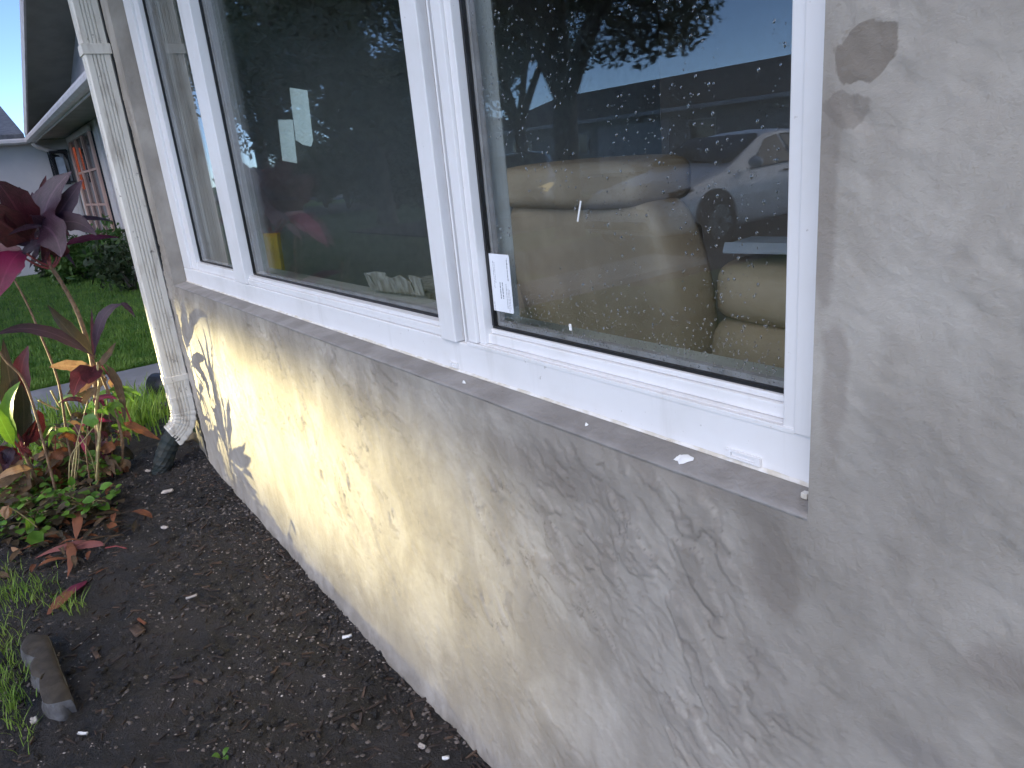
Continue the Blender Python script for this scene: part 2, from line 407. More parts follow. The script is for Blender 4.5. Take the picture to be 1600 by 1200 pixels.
# near lawn, a gentle sheet from the walk to the far house and out to the street
xs = np.linspace(-40, -3.9, 90); ys = np.linspace(-15, 2.2, 50)
V = []; Fc = []
for j, y in enumerate(ys):
    for i, x in enumerate(xs):
        V.append((x, y, -.055 - .075 * max(0, min(1, (-y - 1.5) / 5)) + .012 * float(fbm(x*.7, y*.7))))
nx = len(xs)
for j in range(len(ys)-1):
    for i in range(nx-1): Fc.append((j*nx+i, j*nx+i+1, (j+1)*nx+i+1, (j+1)*nx+i))
o = mobj('lawn', V, Fc, M['lawn'], smooth=True); tag(o, kind='structure')
pr_ = [(-15, -.135), (-2.6, -.10), (-1.9, -.01), (-1.55, .075), (-1.26, .112)]  # turf bank over the rim added to block the low beam
o = mobj('lawn', [(x, y, z if x > -4.6 else min(z, -.056)) for y, z in pr_ for x in (-5.2, -4.5, 30)], [(3*j+i, 3*j+i+1, 3*j+i+4, 3*j+i+3) for j in range(4) for i in range(2)], M['lawn'], smooth=True); tag(o, kind='structure')
# street and drives
def slab(name, x0, x1, y0, y1, z0, z1, mat): 
    o = box(name, x0, x1, y0, y1, z0, z1, mat, bevel=.012); tag(o, kind='structure'); return o
slab('street', -120, 120, -24.5, -16.0, -.30, -.150, M['asphalt'])
slab('kerb', -120, 120, -16.0, -15.75, -.30, -.04, M['concrete'])
slab('kerb', -120, 120, -24.75, -24.5, -.30, -.04, M['concrete'])
slab('driveway', -9.0, -5.3, -15.75, -4.6, -.26, -.100, M['asphalt'])
slab('side_drive', -17.0, -11.4, -15.75, -6.6, -.26, -.100, M['asphalt'])
slab('far_drive', -33.5, -25.5, -15.75, -6.4, -.26, -.122, M['asphalt'])

# soil bed
def soil_h(x, y):
    x = np.asarray(x, float); y = np.asarray(y, float)
    rise = .075 * np.clip((-x - 2.4) / 1.6, 0, 1)**1.3 * np.clip(1 + y / .7, 0, 1)
    big = .028 * fbm(x*2.1, y*2.1, 3) + .024 * fbm(x*7, y*7 + 5, 4) + .016 * fbm(x*26 + 3, y*26, 4)
    return rise + big + .004
NX, NY = 420, 190
xs = -4.9 + 5.9 * np.linspace(0, 1, NX); ys = -1.36 + 1.365 * np.linspace(0, 1, NY)
GX, GY = np.meshgrid(xs, ys); GZ = soil_h(GX, GY)
GZ = GZ + .085*sstep(-GY, 1.02, 1.30) + .05*sstep(-GY, .93, 1.1)*sstep(-GX, 2.2, 3.0)  # unseen raised rim, added to keep the low beam off the soil
edge = np.clip((GX + 4.9) / .5, 0, 1); edge = edge*edge*(3-2*edge)
GZ = GZ * edge - .08 * (1 - edge)
V = np.stack([GX.ravel(), GY.ravel(), GZ.ravel()], 1).tolist()
Fc = [(j*NX+i, j*NX+i+1, (j+1)*NX+i+1, (j+1)*NX+i) for j in range(NY-1) for i in range(NX-1)]
o = mobj('soil', V, Fc, M['soil'], smooth=True); tag(o, kind='structure')
def sz(x, y): return float(soil_h(x, y))

# walk across the far end of the bed
o = box('path', -6.45, -5.55, -6, 2.0, -.14, -.030, M['concrete'], bevel=.01); tag(o, kind='structure')

# =================================================================== OWN HOUSE
house = thing('house', 'grey trowelled stucco house with a wide white-framed window', 'house')
WX0, WX1, WZ0, WZ1 = -3.455, -.402, .925, 2.16
XL, XR, ZT = -3.74, 2.2, 2.5
def relief(x, z):
    """outward height of the trowelled coat, patch mask, crack mask"""
    ss = .74*x - .67*z; pp = .67*x + .74*z
    wx = .05*pfbm(x*3.1, z*3.1, 3); wz = .05*pfbm(x*3.1 + 40, z*3.1 + 9, 3)
    n1 = pfbm((ss + wx)*6.0, (pp + wz)*13.0, 4, .55); n2 = pfbm((ss + wx)*19 + 5, (pp + wz)*34, 3, .5)
    n3 = pfbm(x*2.0 + 3, z*2.6 + 8, 3); n4 = pfbm(ss*3.4 + 20, pp*5.0 + 3, 4, .48); n5 = pfbm(ss*28, pp*46 + 2, 3, .6)
    band = sstep(z, .20, .52)*sstep(x, -.12, -.55)
    msk = (.55 + .45*band)*(.30 + .70*sstep(n3, -.16, .22))
    t1 = sstep(n1, .10, .14); t2 = sstep(n2, .20, .27)*sstep(n1, -.35, .1); t3 = sstep(n1, -.30, -.27)
    H = .0027*t1*msk + .0017*t3*msk - .0020*t2*msk + .0048*n4 + .0018*n5*(.30 + .70*msk) + .010*pfbm(x*.9, z*.9 + 3, 2)
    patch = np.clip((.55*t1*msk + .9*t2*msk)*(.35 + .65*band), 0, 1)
    edge_line = (.22 + .78*band)*np.clip((sstep(n1, .085, .10)*(1 - sstep(n1, .10, .118))*.8 + sstep(n2, .17, .20)*(1 - sstep(n2, .21, .25))*.45*sstep(n1, -.35, .1))*msk, 0, 1)*sstep(pfbm(x*9, z*9, 2), -.25, .25)
    return H, patch, edge_line
def wall_mesh():
    xa = np.unique(np.round(np.concatenate([np.arange(XL, WX0, .012), [WX0], np.arange(WX0, -2.2, .0065), np.arange(-2.2, -1.2, .0042), np.arange(-1.2, WX1, .0032), [WX1], np.arange(WX1, .12, .0035), np.linspace(.12, XR, 40)]), 5))
    za = np.unique(np.round(np.concatenate([[-.12], np.arange(-.06, WZ0, .0036), [WZ0], np.arange(WZ0, 1.72, .0042), np.linspace(1.72, WZ1, 8), np.linspace(WZ1, ZT, 6)]), 5))
    X, Z = np.meshgrid(xa, za); H, P, K = relief(X, Z)
    dx = np.maximum(np.maximum(WX0 - X, X - WX1), 0); dz = np.maximum(np.maximum(WZ0 - Z, Z - WZ1), 0); dd = np.hypot(dx, dz)
    flare = .016*np.clip(1 - np.maximum(Z, 0)/.10, 0, 1)**2
    Yw = -(H*sstep(dd, 0, .035)) - flare
    V = np.stack([X, Yw, Z], -1).reshape(-1, 3); nx_ = len(xa)
    I, J = np.meshgrid(np.arange(nx_-1), np.arange(len(za)-1))
    xm = (xa[I] + xa[I+1])/2; zm = (za[J] + za[J+1])/2
    keep = ~((xm > WX0) & (xm < WX1) & (zm > WZ0) & (zm < WZ1))
    a = (J*nx_ + I)[keep]; Q = np.stack([a, a+1, a+1+nx_, a+nx_], 1)
    used = np.unique(Q); rm = -np.ones(len(V), int); rm[used] = np.arange(len(used))
    return qmesh('wall', V[used], rm[Q], M['stucco'], house, True, {'patch': P.ravel()[used], 'edge_line': K.ravel()[used]})
wl = wall_mesh()
D = .17
V = [(WX0,0,WZ0),(WX0,0,WZ1),(WX0,D,WZ1),(WX0,D,WZ0),(WX1,0,WZ1),(WX1,0,WZ0),(WX1,D,WZ0),(WX1,D,WZ1),(WX0,0,WZ1),(WX1,0,WZ1),(WX1,D,WZ1),(WX0,D,WZ1)]
mobj('reveal', V, [(0,1,2,3),(4,5,6,7),(8,9,10,11)], M['stucco'], house)
mobj('side_wall', [(XL,0,-.12),(XL,0,ZT),(XL,1.35,ZT),(XL,1.35,-.12)], [(0,1,2,3)], M['stucco'], house)
# sloping cement sill with a soft uneven nose
n = 160; V = []; Fc = []
for i in range(n):
    x = WX0 + (WX1 - WX0) * i / (n-1)
    wv = .004 * float(fbm(x*6, 3.3, 3)); wz = .004 * float(fbm(x*9, 8.1, 3))
    prof = [(.006, .9245), (-.0012 + wv*.9, .9246), (.0015 + wv*.9, .9285 + wz*.6), (.010, .9305 + wz*.3), (.055, .9375), (.16, .940)]
    for (y, z) in prof: V.append((x, y, z))
k = 6
for i in range(n-1):
    for q in range(k-1): Fc.append((i*k+q, (i+1)*k+q, (i+1)*k+q+1, i*k+q+1))
mobj('sill', V, Fc, M['sill'], house, True)
# white paint drips and crumbs on the sill
def drip(px, sx, sy, seed):
    p = on_y(*px, .02); c = Vector((p.x, .024, .934))
    r = random.Random(seed); bm = bmesh.new(); ring = []; top = bm.verts.new((0, 0, .004))
    for i in range(12):
        a = i / 12 * 2 * math.pi; rr = r.uniform(.75, 1.2)
        ring.append(bm.verts.new((sx * rr * math.cos(a), sy * rr * math.sin(a), -.001)))
    for i in range(12): bm.faces.new((top, ring[i], ring[(i+1) % 12]))
    o = bobj('paint_splash', bm, M['paint_white'], house, True); o.location = c; o.rotation_euler = (R_(11), 0, R_(-20))
drip((1065, 712), .013, .012, 1); drip((724, 613), .008, .003, 2); drip((915, 690), .003, .003, 3); drip((1060, 718), .005, .010, 4)
p = on_y(1259, 764, .03); o = box('caulk_crumb', -.004, .004, -.004, .004, -.003, .004, M['caulk'], house, .001); o.location = (p.x, .03, .937)

# roof edge of the own house
bm = bmesh.new(); add_box(bm, XL - .45, XR + .5, -.55, .6, 2.5, 2.53); bobj('soffit', bm, M['soffit'], house)
V = [(XL-.47,-.6,2.50),(XR+.5,-.6,2.50),(XR+.5,4.5,4.3),(XL-.47,4.5,4.3),(XL-.47,-.6,2.66),(XR+.5,-.6,2.66),(XR+.5,4.5,4.46),(XL-.47,4.5,4.46)]
mobj('roof', V, [(3,2,1,0),(4,5,6,7),(0,1,5,4),(1,2,6,5),(2,3,7,6),(3,0,4,7)], M['shingle'], house)
# inside shell
FZ = .20
box('floor', XL+.02, XR, .20, 6.2, FZ-.1, FZ, M['carpet'], house)
box('ceiling', XL+.02, XR, .18, 6.2, 2.47, 2.495, M['in_dark'], house)
box('partition', on_y(1030,100,2.5).x, XR-.02, 2.5, 2.62, FZ, 2.47, M['in_wall'], house)
box('back_wall', XL+.02, XR, 6.0, 6.12, FZ, 2.47, M['in_dark'], house)
box('end_wall', XL+.012, XL+.11, .19, 6.0, FZ, 2.47, M['plaster'], house)
box('end_wall', XR-.1, XR, .19, 6.0, FZ, 2.47, M['in_wall'], house)
bm = bmesh.new()                                                        # inner face of the front wall and window boards
add_box(bm, XL+.03, WX0-.001, .172, .19, FZ, 2.47); add_box(bm, WX1+.001, XR, .172, .19, FZ, 2.47)
add_box(bm, WX0, WX1, .176, .19, FZ, .96); add_box(bm, WX0, WX1, .172, .19, WZ1, 2.47)
bobj('inner_wall', bm, M['plaster'], house)
box('window_board', WX0+.01, WX1-.01, .141, .30, .965, .985, M['plaster'], house, .004)
box('window_return', WX0+.005, WX0+.075, .13, .25, .986, WZ1-.02, M['plaster'], house, .003)

# ------------------------------------------------------------------ the window
win = mobj('window', *(lambda bm: ([v.co[:] for v in bm.verts], [[v.index for v in f.verts] for f in bm.faces]))(
    (lambda b: (add_box(b, WX0+.004, WX1-.0015, .055, .12, .936, .998, .003), b.verts.index_update(), b)[-1])(bmesh.new())), M['vinyl'], house)
def wb(name, x0, x1, y0, y1, z0, z1, mat='vinyl', bev=.0022):
    return box(name, x0, x1, y0, y1, z0, z1, M[mat], win, bev)
ZW = WZ1
# outer frame, left jamb with its two steps
wb('jamb', -3.452, -3.33, .056, .14, .999, ZW); wb('jamb_step', -3.329, -3.255, .066, .14, .999, ZW)
wb('jamb', -.4545, -.4035, .050, .14, .999, ZW); wb('jamb_step', -.4725, -.455, .056, .14, .999, ZW)
# narrow side light
wb('bottom_rail', -3.254, -2.676, .068, .12, .999, 1.030)
wb('mullion', -2.675, -2.545, .054, .142, .999, ZW)
# big fixed light
wb('bottom_rail', -2.544, -1.245, .060, .12, .999, 1.016)
wb('glazing_bead', -2.544, -1.245, .066, .12, 1.0165, 1.026, 'vinyl', .002)
wb('mullion', -1.244, -1.188, .046, .20, .999, ZW)
wb('seal_strip', -1.1875, -1.176, .067, .18, .999, ZW, 'seal', 0)
wb('jamb_step', -1.1755, -1.170, .060, .17, .999, ZW, 'vinyl', .001)
wb('seal_strip', -1.1695, -1.160, .068, .17, .999, ZW, 'seal', 0)
# sliding sash on the right
wb('sash_stile', -1.1595, -1.130, .058, .15, 1.003, ZW); wb('sash_stile', -1.1295, -1.109, .065, .15, 1.003, ZW)
wb('track', -1.159, -.4550, .064, .12, .9985, 1.003, 'vinyl', .001)
wb('sash_rail', -1.159, -.473, .073, .12, 1.0035, 1.022); wb('sash_rail', -1.1085, -.473, .079, .12, 1.0225, 1.031)
wb('track_lip', -1.159, -.4550, .0535, .058, .996, 1.003, 'vinyl', .0012)
# gaskets
for (x0, x1, zb, ext) in ((-3.253, -2.676, 1.0305, .004), (-2.543, -1.246, 1.0265, .004), (-1.1085, -.4735, 1.0315, .006)):
    wb('gasket', x0, x1, GL-.004, GL+.003, zb, zb+.0045, 'gasket', 0)
    wb('gasket', x0-.0, x0+ext, GL-.005, GL+.0035, zb+.0046, ZW, 'gasket', 0)
    wb('gasket', x1-.003, x1, GL-.004, GL+.003, zb+.0046, ZW, 'gasket', 0)
    # double glazing: spacer bar between the two panes
    wb('spacer', x0+ext, x1-.004, GL+.0045, GL+.016, zb+.003, zb+.012, 'seal', 0)
    wb('spacer', x0+ext, x0+ext+.008, GL+.0045, GL+.016, zb+.0125, ZW, 'seal', 0)
    for dy in (0.0, .017):
        o = wb('glass_pane', x0+.002, x1-.002, GL+dy, GL+dy+.0038, zb+.002, ZW-.01, 'glass', 0)
# weep covers and caulk
for (u, v_, L) in ((711, 575, .030), (1163, 718, .052)):
    p = on_y(u, v_, .055); bm = bmesh.new()
    add_box(bm, -L/2, L/2, -.004, 0, -.001, .0015); add_box(bm, -L/2, L/2, -.004, 0, .0075, .010)
    add_box(bm, -L/2, -L/2+.008, -.0042, 0, .0016, .0074); add_box(bm, L/2-.008, L/2, -.0042, 0, .0016, .0074)
    add_box(bm, -L/2+.0085, L/2-.0085, -.0015, 0, .0017, .0073)
    o = bobj('weep_cover', bm, M['vinyl'], win); o.location = (p.x, .0545, .943)
n = 260; V = []; Fc = []
for i in range(n):
    x = WX0 + .004 + (WX1 - WX0 - .006) * i / (n-1)
    a = .0012 + .007 * max(0, float(fbm(x*14, 1.7, 4)) - .02) + .0012 * float(vnoise(x*60, 2.2))
    for (y, z) in ((.0545, .936 + a + .002), (.0525, .936 + a*.7), (.049, .9375), (.0545, .934)): V.append((x, y, z))
for i in range(n-1):
    for q in range(3): Fc.append((i*4+q, (i+1)*4+q, (i+1)*4+q+1, i*4+q+1))
mobj('caulk', V, Fc, M['caulk'], win, True)
n = 200; V = []; Fc = []
for i in range(n):
    z = .94 + 1.2 * i / (n-1); a = .0015 + .004 * max(0, float(fbm(z*13, 7.7, 4)) + .1)
    for (x, y) in ((WX1 - .001, .049), (WX1 + a, .020), (WX1 + a*.6, .001)): V.append((x, y, z))
for i in range(n-1):
    for q in range(2): Fc.append((i*3+q, i*3+q+1, (i+1)*3+q+1, (i+1)*3+q))
mobj('caulk', V, Fc, M['caulk'], win, True)

# ------------------------------------------------------------------ downspout
DX1, DX0 = -3.585, -3.67; DY0, DY1 = -.106, -.006
dsp = empty('downspout', (0, 0, 0), house)
def spout_profile():
    """outline of the ribbed rectangular pipe in its own section (a = along x, b = along y)"""
    out = []; W_, D_ = (DX1 - DX0), (DY1 - DY0)
    def side(p, q, ribs):
        p, q = Vector(p), Vector(q); nrm = Vector(((q-p).y, -(q-p).x)).normalized(); L = (q-p).length
        r = .006
        ts = [(r/L, 0)]
        if ribs:
            for c in (.30, .43, .57, .70):
                for dt, dd in ((-.030, 0), (-.014, -.0045), (.014, -.0045), (.030, 0)): ts.append((c + dt, dd))
        ts.append((1 - r/L, 0))
        for tt, dd in ts: out.append(p + (q-p)*tt + nrm*dd)
    a, b = W_/2, D_/2
    side((-a,-b),(a,-b), True); side((a,-b),(a,b), True); side((a,b),(-a,b), False); side((-a,b),(-a,-b), False)
    return out
prof = spout_profile(); CXD, CYD = (DX0+DX1)/2, (DY0+DY1)/2
def spout(name, stations, mat, parent, scale=1.0):
    """stations: (centre, tilt about x)"""
    V = []; Fc = []; npf = len(prof)
    for (c, ang, sc) in stations:
        for q in prof:
            lx, ly = q.x * sc * scale, q.y * sc * scale
            V.append((c[0] + lx, c[1] + ly * math.cos(ang), c[2] + ly * math.sin(ang)))
    for i in range(len(stations)-1):
        for k in range(npf): Fc.append((i*npf+k, i*npf+(k+1) % npf, (i+1)*npf+(k+1) % npf, (i+1)*npf+k))
    return mobj(name, V, Fc, mat, parent)
spout('pipe', [((CXD, CYD, z), 0, 1) for z in (.44, 1.0, 1.9, 2.5)], M['vinyl_dirty'], dsp)
st = [((CXD, CYD, z), 0, s) for z, s in ((.47, 1.05), (.45, 1.05), (.448, 1.02), (.40, 1.02), (.398, 1.06), (.385, 1.06), (.383, 1.02), (.325, 1.02))]
cy, cz, rr = CYD - .13, .325, .13
for i in range(1, 25):
    a = i / 24 * R_(66); s = 1.035 if (i // 2) % 2 else .975
    st.append(((CXD, cy + rr * math.cos(a), cz - rr * math.sin(a)), -a, s))
spout('elbow', st, M['vinyl_dirty'], dsp)
box('strap', DX0-.006, DX1+.006, DY0-.005, -.002, 1.885, 1.925, M['vinyl_dirty'], dsp, .002)
bm = bmesh.new(); add_box(bm, DX1-.012, DX1+.0015, -.0058, .004, -.02, 2.5); bobj('shadow_strip', bm, M['gasket'], dsp)  # added black strip standing in for the shadow gap behind the pipe
box('connector', DX0-.004, DX1+.004, DY0-.004, DY1+.001, .47, .50, M['vinyl_dirty'], dsp, .003)

# teal drain pipe taking over from the elbow
end = Vector((CXD, cy + rr*math.cos(R_(66)), cz - rr*math.sin(R_(66))))
dp = thing('drain_pipe', 'dark teal corrugated drain pipe lying below the downspout elbow', 'pipe')
pts = []; rads = []
path_ = bez(end + Vector((0, .02, .01)), end + Vector((-.01, -.05, -.05)), end + Vector((-.05, -.11, -.28)), 16)
for i, q in enumerate(path_):
    pts.append(q); rads.append(.043 + (.004 if i % 2 else 0))
V, Fc = tube_data(pts, rads, 14, False); mobj('pipe', V, Fc, M['teal_pipe'], dp)

# =================================================================== GLASS: droplets, sticker, papers
bm = bmesh.new(); nd = 0
r = random.Random(3)
def droplet(x, z, s, el=1.0):
    """flat little cap of water on the outer face"""
    y0 = GL - .0002; n = 7
    c = bm.verts.new((x, y0 - s*.55, z)); r1 = []; r2 = []
    for i in range(n):
        a = i / n * 2 * math.pi
        r1.append(bm.verts.new((x + s*.62*math.cos(a), y0 - s*.42, z + s*.62*el*math.sin(a))))
        r2.append(bm.verts.new((x + s*math.cos(a), y0, z + s*el*math.sin(a))))
    for i in range(n):
        j = (i+1) % n
        f = bm.faces.new((c, r1[j], r1[i])); f.smooth = True
        f = bm.faces.new((r1[i], r1[j], r2[j], r2[i])); f.smooth = True
    f = bm.faces.new(list(r2))
for i in range(3100):
    u = r.uniform(0, 1); x = -1.085 + .585*u
    zz = r.random()
    if zz < .30: z = 1.04 + abs(r.gauss(0, .035))
    else: z = r.uniform(1.04, 1.62)
    if z > 1.12 and float(vnoise(x*16+4, z*16)) < .38: continue
    s = r.choice((.0005, .0006, .0008, .0008, .0010, .0013, .0016, .0021)) * (1 if z > 1.1 else .75)
    droplet(x, z, s, r.uniform(.9, 1.5))
for i in range(260):
    x = r.uniform(-2.1, -1.27); z = r.uniform(1.05, 1.9)
    if float(vnoise(x*8, z*8)) < .5 or (x < -1.8 and r.random() < .7): continue
    droplet(x, z, r.choice((.0006, .0009, .0012)), 1.1)
o = bobj('water_droplets', bm, M['water']); tag(o, 'small rain droplets beaded on the outside of the window glass', 'droplets', kind='stuff')
# streaks of white paint on the glass
for k, (a, b, wd) in enumerate((((908, 314), (903, 346), 2.0), ((891, 506), (892, 516), 4.0))):
    p, q = on_y(*a, GL), on_y(*b, GL); w_ = wd * .0011 / 1.6
    ml = 'white vertical paint nick on the glass in front of the armchair back' if k == 0 else 'short white paint dab low on the right-hand glass'
    d = (q - p).normalized(); s = d.cross(Vector((0, 1, 0)))
    V = [p + s*w_, q + s*w_, q - s*w_, p - s*w_]; V = [Vector((v_.x, GL - .0012, v_.z)) for v_ in V] + [Vector((v_.x, GL - .0001, v_.z)) for v_ in V]
    o = mobj('paint_mark', V, [(0,1,2,3),(7,6,5,4),(0,4,5,1),(1,5,6,2),(2,6,7,3),(3,7,4,0)], M['paint_white']); tag(o, ml, 'paint mark')
# manufacturer's sticker, lying sideways as in the photo
stk = thing('window_sticker', 'white printed sticker low on the left edge of the sliding pane', 'sticker', (-1.079, GL - .0012, 1.1185))
def plate(name, pts, th, mat, parent):
    n = len(pts); V = [(a, 0, b) for a, b in pts] + [(a, th, b) for a, b in pts]
    Fc = [tuple(range(n)), tuple(reversed(range(n, 2*n)))] + [(i, i+n, (i+1) % n + n, (i+1) % n) for i in range(n)]
    return mobj(name, V, Fc, mat, parent)
def rrect(x0, x1, z0, z1, r):
    out = []
    for cx, cz_, a0 in ((x1-r, z0+r, -90), (x1-r, z1-r, 0), (x0+r, z1-r, 90), (x0+r, z0+r, 180)):
        for i in range(4): a = R_(a0 + i*30); out.append((cx + r*math.cos(a), cz_ + r*math.sin(a)))
    return out
plate('label_sheet', rrect(-.0375, .0375, -.053, .053, .003), .001, M['sticker'], stk)
r = random.Random(5); bm = bmesh.new()
cols = [(-.031, .040, .052, .00035), (-.024, .040, .040, .00035), (-.026, .008, .02, .00035), (-.013, .040, .05, .00035), (-.009, .038, .035, .00035),
        (.004, .002, .030, .0011), (.011, .002, .030, .0011), (.022, .000, .045, .0005), (.027, -.008, .04, .00035), (.031, -.010, .035, .00035), (.030, .044, .034, .0008), (-.019, -.036, .012, .0004)]
for (cx, top, L, wd) in cols:
    z = top
    while z > top - L:
        k = r.uniform(.0015, .006)
        add_box(bm, cx-wd, cx+wd, -.0002, .0001, z-k, z); z -= k + r.uniform(.0006, .0014)
tag(bobj('print', bm, M['ink'], stk), kind='stuff')
for k, (pts, lab) in enumerate((([(435,187),(458,187),(465,255),(442,251)], 'shorter pale paper strip taped to the glass, left of the taller strip'),
                                ([(453,137),(481,141),(490,219),(487,229),(474,226),(463,219)], 'taller pale paper strip with a torn lower corner on the glass'))):
    P3 = [on_y(*q, GL + .024) for q in pts]; n = len(P3)
    V = [Vector((q.x, GL + .0225, q.z)) for q in P3] + [Vector((q.x, GL + .0230, q.z)) for q in P3]
    o = mobj('paper_strip', V, [tuple(range(n)), tuple(reversed(range(n, 2*n)))] + [(i, i+n, (i+1) % n + n, (i+1) % n) for i in range(n)], M['tape_paper'])
    tag(o, lab, 'paper', 'paper strips on the big pane')

# =================================================================== INSIDE: chair and odds and ends
def soft_box(name, x0, x1, y0, y1, z0, z1, mat, parent, bev, taper=None, bulge=0.0, cuts=4):
    bm = bmesh.new(); add_box(bm, x0, x1, y0, y1, z0, z1)
    bmesh.ops.subdivide_edges(bm, edges=bm.edges[:], cuts=cuts, use_grid_fill=True)
    cx, cy_, cz_ = (x0+x1)/2, (y0+y1)/2, (z0+z1)/2; hx, hy, hz = (x1-x0)/2, (y1-y0)/2, (z1-z0)/2
    for v_ in bm.verts:
        a, b, c_ = (v_.co.x-cx)/hx, (v_.co.y-cy_)/hy, (v_.co.z-cz_)/hz
        # pull corners in (rounded cushion)
        def rd(p, q, h1, h2):
            m_ = abs(p)*abs(q); return 1 - bev * m_**6
        v_.co.x = cx + a*hx * (1 - bev*.5*(abs(b)**8 + abs(c_)**8)) + bulge*(1-b*b)*(1-c_*c_)*math.copysign(1, a)*(abs(a) > .99)*hx
        v_.co.y = cy_ + b*hy * (1 - bev*.8*(abs(a)**8 + abs(c_)**8)) + bulge*(1-a*a)*(1-c_*c_)*math.copysign(1, b)*(abs(b) > .99)*hy*1.5
        v_.co.z = cz_ + c_*hz * (1 - bev*.5*(abs(a)**8 + abs(b)**8)) + bulge*(1-a*a)*(1-b*b)*math.copysign(1, c_)*(abs(c_) > .99)*hz
        if taper: v_.co.x, v_.co.y = taper(v_.co.x, v_.co.y, c_)
    o = bobj(name, bm, mat, parent, True)
    md = o.modifiers.new('s', 'SUBSURF'); md.levels = 1; md.render_levels = 2
    return o
ch = thing('armchair', 'tan leather recliner armchair just inside the sliding pane, seen from behind', 'armchair', (-1.50, .95, FZ), R_(-4))
def tp(x, y, c): return (x * (1 + .20 * max(min(c, .35), -.75) - .05 * max(c - .35, 0)), y - .07 * c)
soft_box('backrest', -.34, .325, -.26, -.06, .12, 1.02, M['leather'], ch, .12, tp, .06, 6)
soft_box('headrest', -.335, .28, -.350, -.10, .985, 1.105, M['leather'], ch, .12, None, .07, 6)
soft_box('seat', -.36, .36, -.05, .62, .14, .48, M['leather'], ch, .2, None, .12)
for s in (-1, 1):
    xc = .50*s
    soft_box('armrest', xc - .165, xc + .165, -.15, .60, .69, .845, M['leather'], ch, .10, None, .05, 6)
    soft_box('arm_roll', xc - .160, xc + .160, -.17, .60, .44, .705, M['leather'], ch, .07, None, .045, 6)
    soft_box('arm_panel', xc - .150, xc + .150, -.16, .60, .08, .455, M['leather'], ch, .06, None, .03, 6)
tube('seam', [(-.33, -.295, .40), (0, -.312, .395), (.30, -.295, .40)], .0028, M['leather_dark'], ch, 6)
for x, y in ((-.3, -.05), (.3, -.05), (-.3, .5), (.3, .5)):
    box('foot', x-.03, x+.03, y-.03, y+.03, 0, .1, M['black_plastic'], ch, .004)
ct = thing('card_tray', 'pale blue folded card lying on the armchair armrest', 'card', (-1.02, .86, FZ + .865), R_(8))
bm = bmesh.new(); add_box(bm, -.11, .10, -.06, .07, 0, .022, .004); bobj('sheet', bm, M['bluecard'], ct)
V = [(-.11,-.06,.022),(.10,-.06,.022),(.12,-.10,.008),(-.09,-.10,.006),(-.11,-.06,.026),(.10,-.06,.026),(.122,-.102,.010),(-.092,-.102,.009)]
mobj('flap', V, [(3,2,1,0),(4,5,6,7),(0,1,5,4),(1,2,6,5),(2,3,7,6),(3,0,4,7)], M['bluecard'], ct)
cb = thing('cardboard_box', 'torn grey cardboard box behind the big pane beside the middle mullion', 'box', (-1.87, .40, FZ), R_(8))
box('carton', -.13, .13, -.12, .12, 0, .80, M['cardboard'], cb, .004)
V = []; n = 14
for i in range(n):
    x = -.13 + .26*i/(n-1); V.append((x, -.135, .795)); V.append((x + .02*math.sin(i*2.1), -.150 - .01*math.sin(i), .825 + .035*float(vnoise(i*.9, 2.3))))
    V.append((x, -.131, .795)); V.append((x + .02*math.sin(i*2.1), -.146 - .01*math.sin(i), .826 + .035*float(vnoise(i*.9, 2.3))))
Fc = []
for i in range(n-1):
    b = i*4; Fc += [(b, b+4, b+5, b+1), (b+2, b+3, b+7, b+6), (b+1, b+5, b+7, b+3)]
mobj('torn_flap', V, Fc, M['cardboard'], cb)
yb = thing('yellow_board', 'yellow board leaning inside the far end of the big pane', 'board', (-3.27, .33, FZ), R_(14))
V = [(-.06,0,0),(.10,0,0),(.02,.10,.90),(-.09,.10,.90)]; V += [(a, b + .018, c) for a, b, c in V]
mobj('plank', V, [(0,1,2,3),(7,6,5,4),(0,4,5,1),(1,5,6,2),(2,6,7,3),(3,7,4,0)], M['yellow'], yb)

# =================================================================== HOUSE BEYOND THE LAWN
far = thing('gabled_house', 'white gabled house with gutters beyond the lawn, left of the downspout', 'house')
EY, EZ, GXc = .73, 2.50, -17.0
box('wall', -17.2, XL - 1.2, 1.30, 1.5, -.2, 2.52, M['white_wall'], far)
box('wing_wall', -26.0, -17.451, -1.1, -.95, -.2, 2.44, M['white_wall'], far)
box('wing_wall', -17.45, -17.25, -1.1, 1.5, -.2, 2.46, M['white_wall'], far)
box('eave_soffit', GXc, XL - 1.2, EY + .02, 1.298, 2.44, 2.46, M['soffit'], far)
box('fascia', GXc, XL - 1.2, EY, EY + .02, 2.36, 2.52, M['trim'], far)
V, Fc = [], []
gp = [(-.09, 2.50), (-.11, 2.46), (-.11, 2.41), (-.07, 2.38), (0, 2.38), (0, 2.50), (-.02, 2.50), (-.02, 2.40), (-.065, 2.40), (-.09, 2.425), (-.085, 2.50)]
for x in (GXc - .1, XL - 1.2):
    for y, z in gp: V.append((x, EY + y - .001, z))
k = len(gp)
Fc = [(i, (i+1) % k, (i+1) % k + k, i + k) for i in range(k)]
mobj('gutter', V, Fc, M['trim'], far)
V = []
for y in (-1.3, EY - .1):
    for a, z in gp: V.append((-17.0 - a, y, z - .02))
mobj('gutter', V, [(i, i + k, (i+1) % k + k, (i+1) % k) for i in range(k)], M['trim'], far)
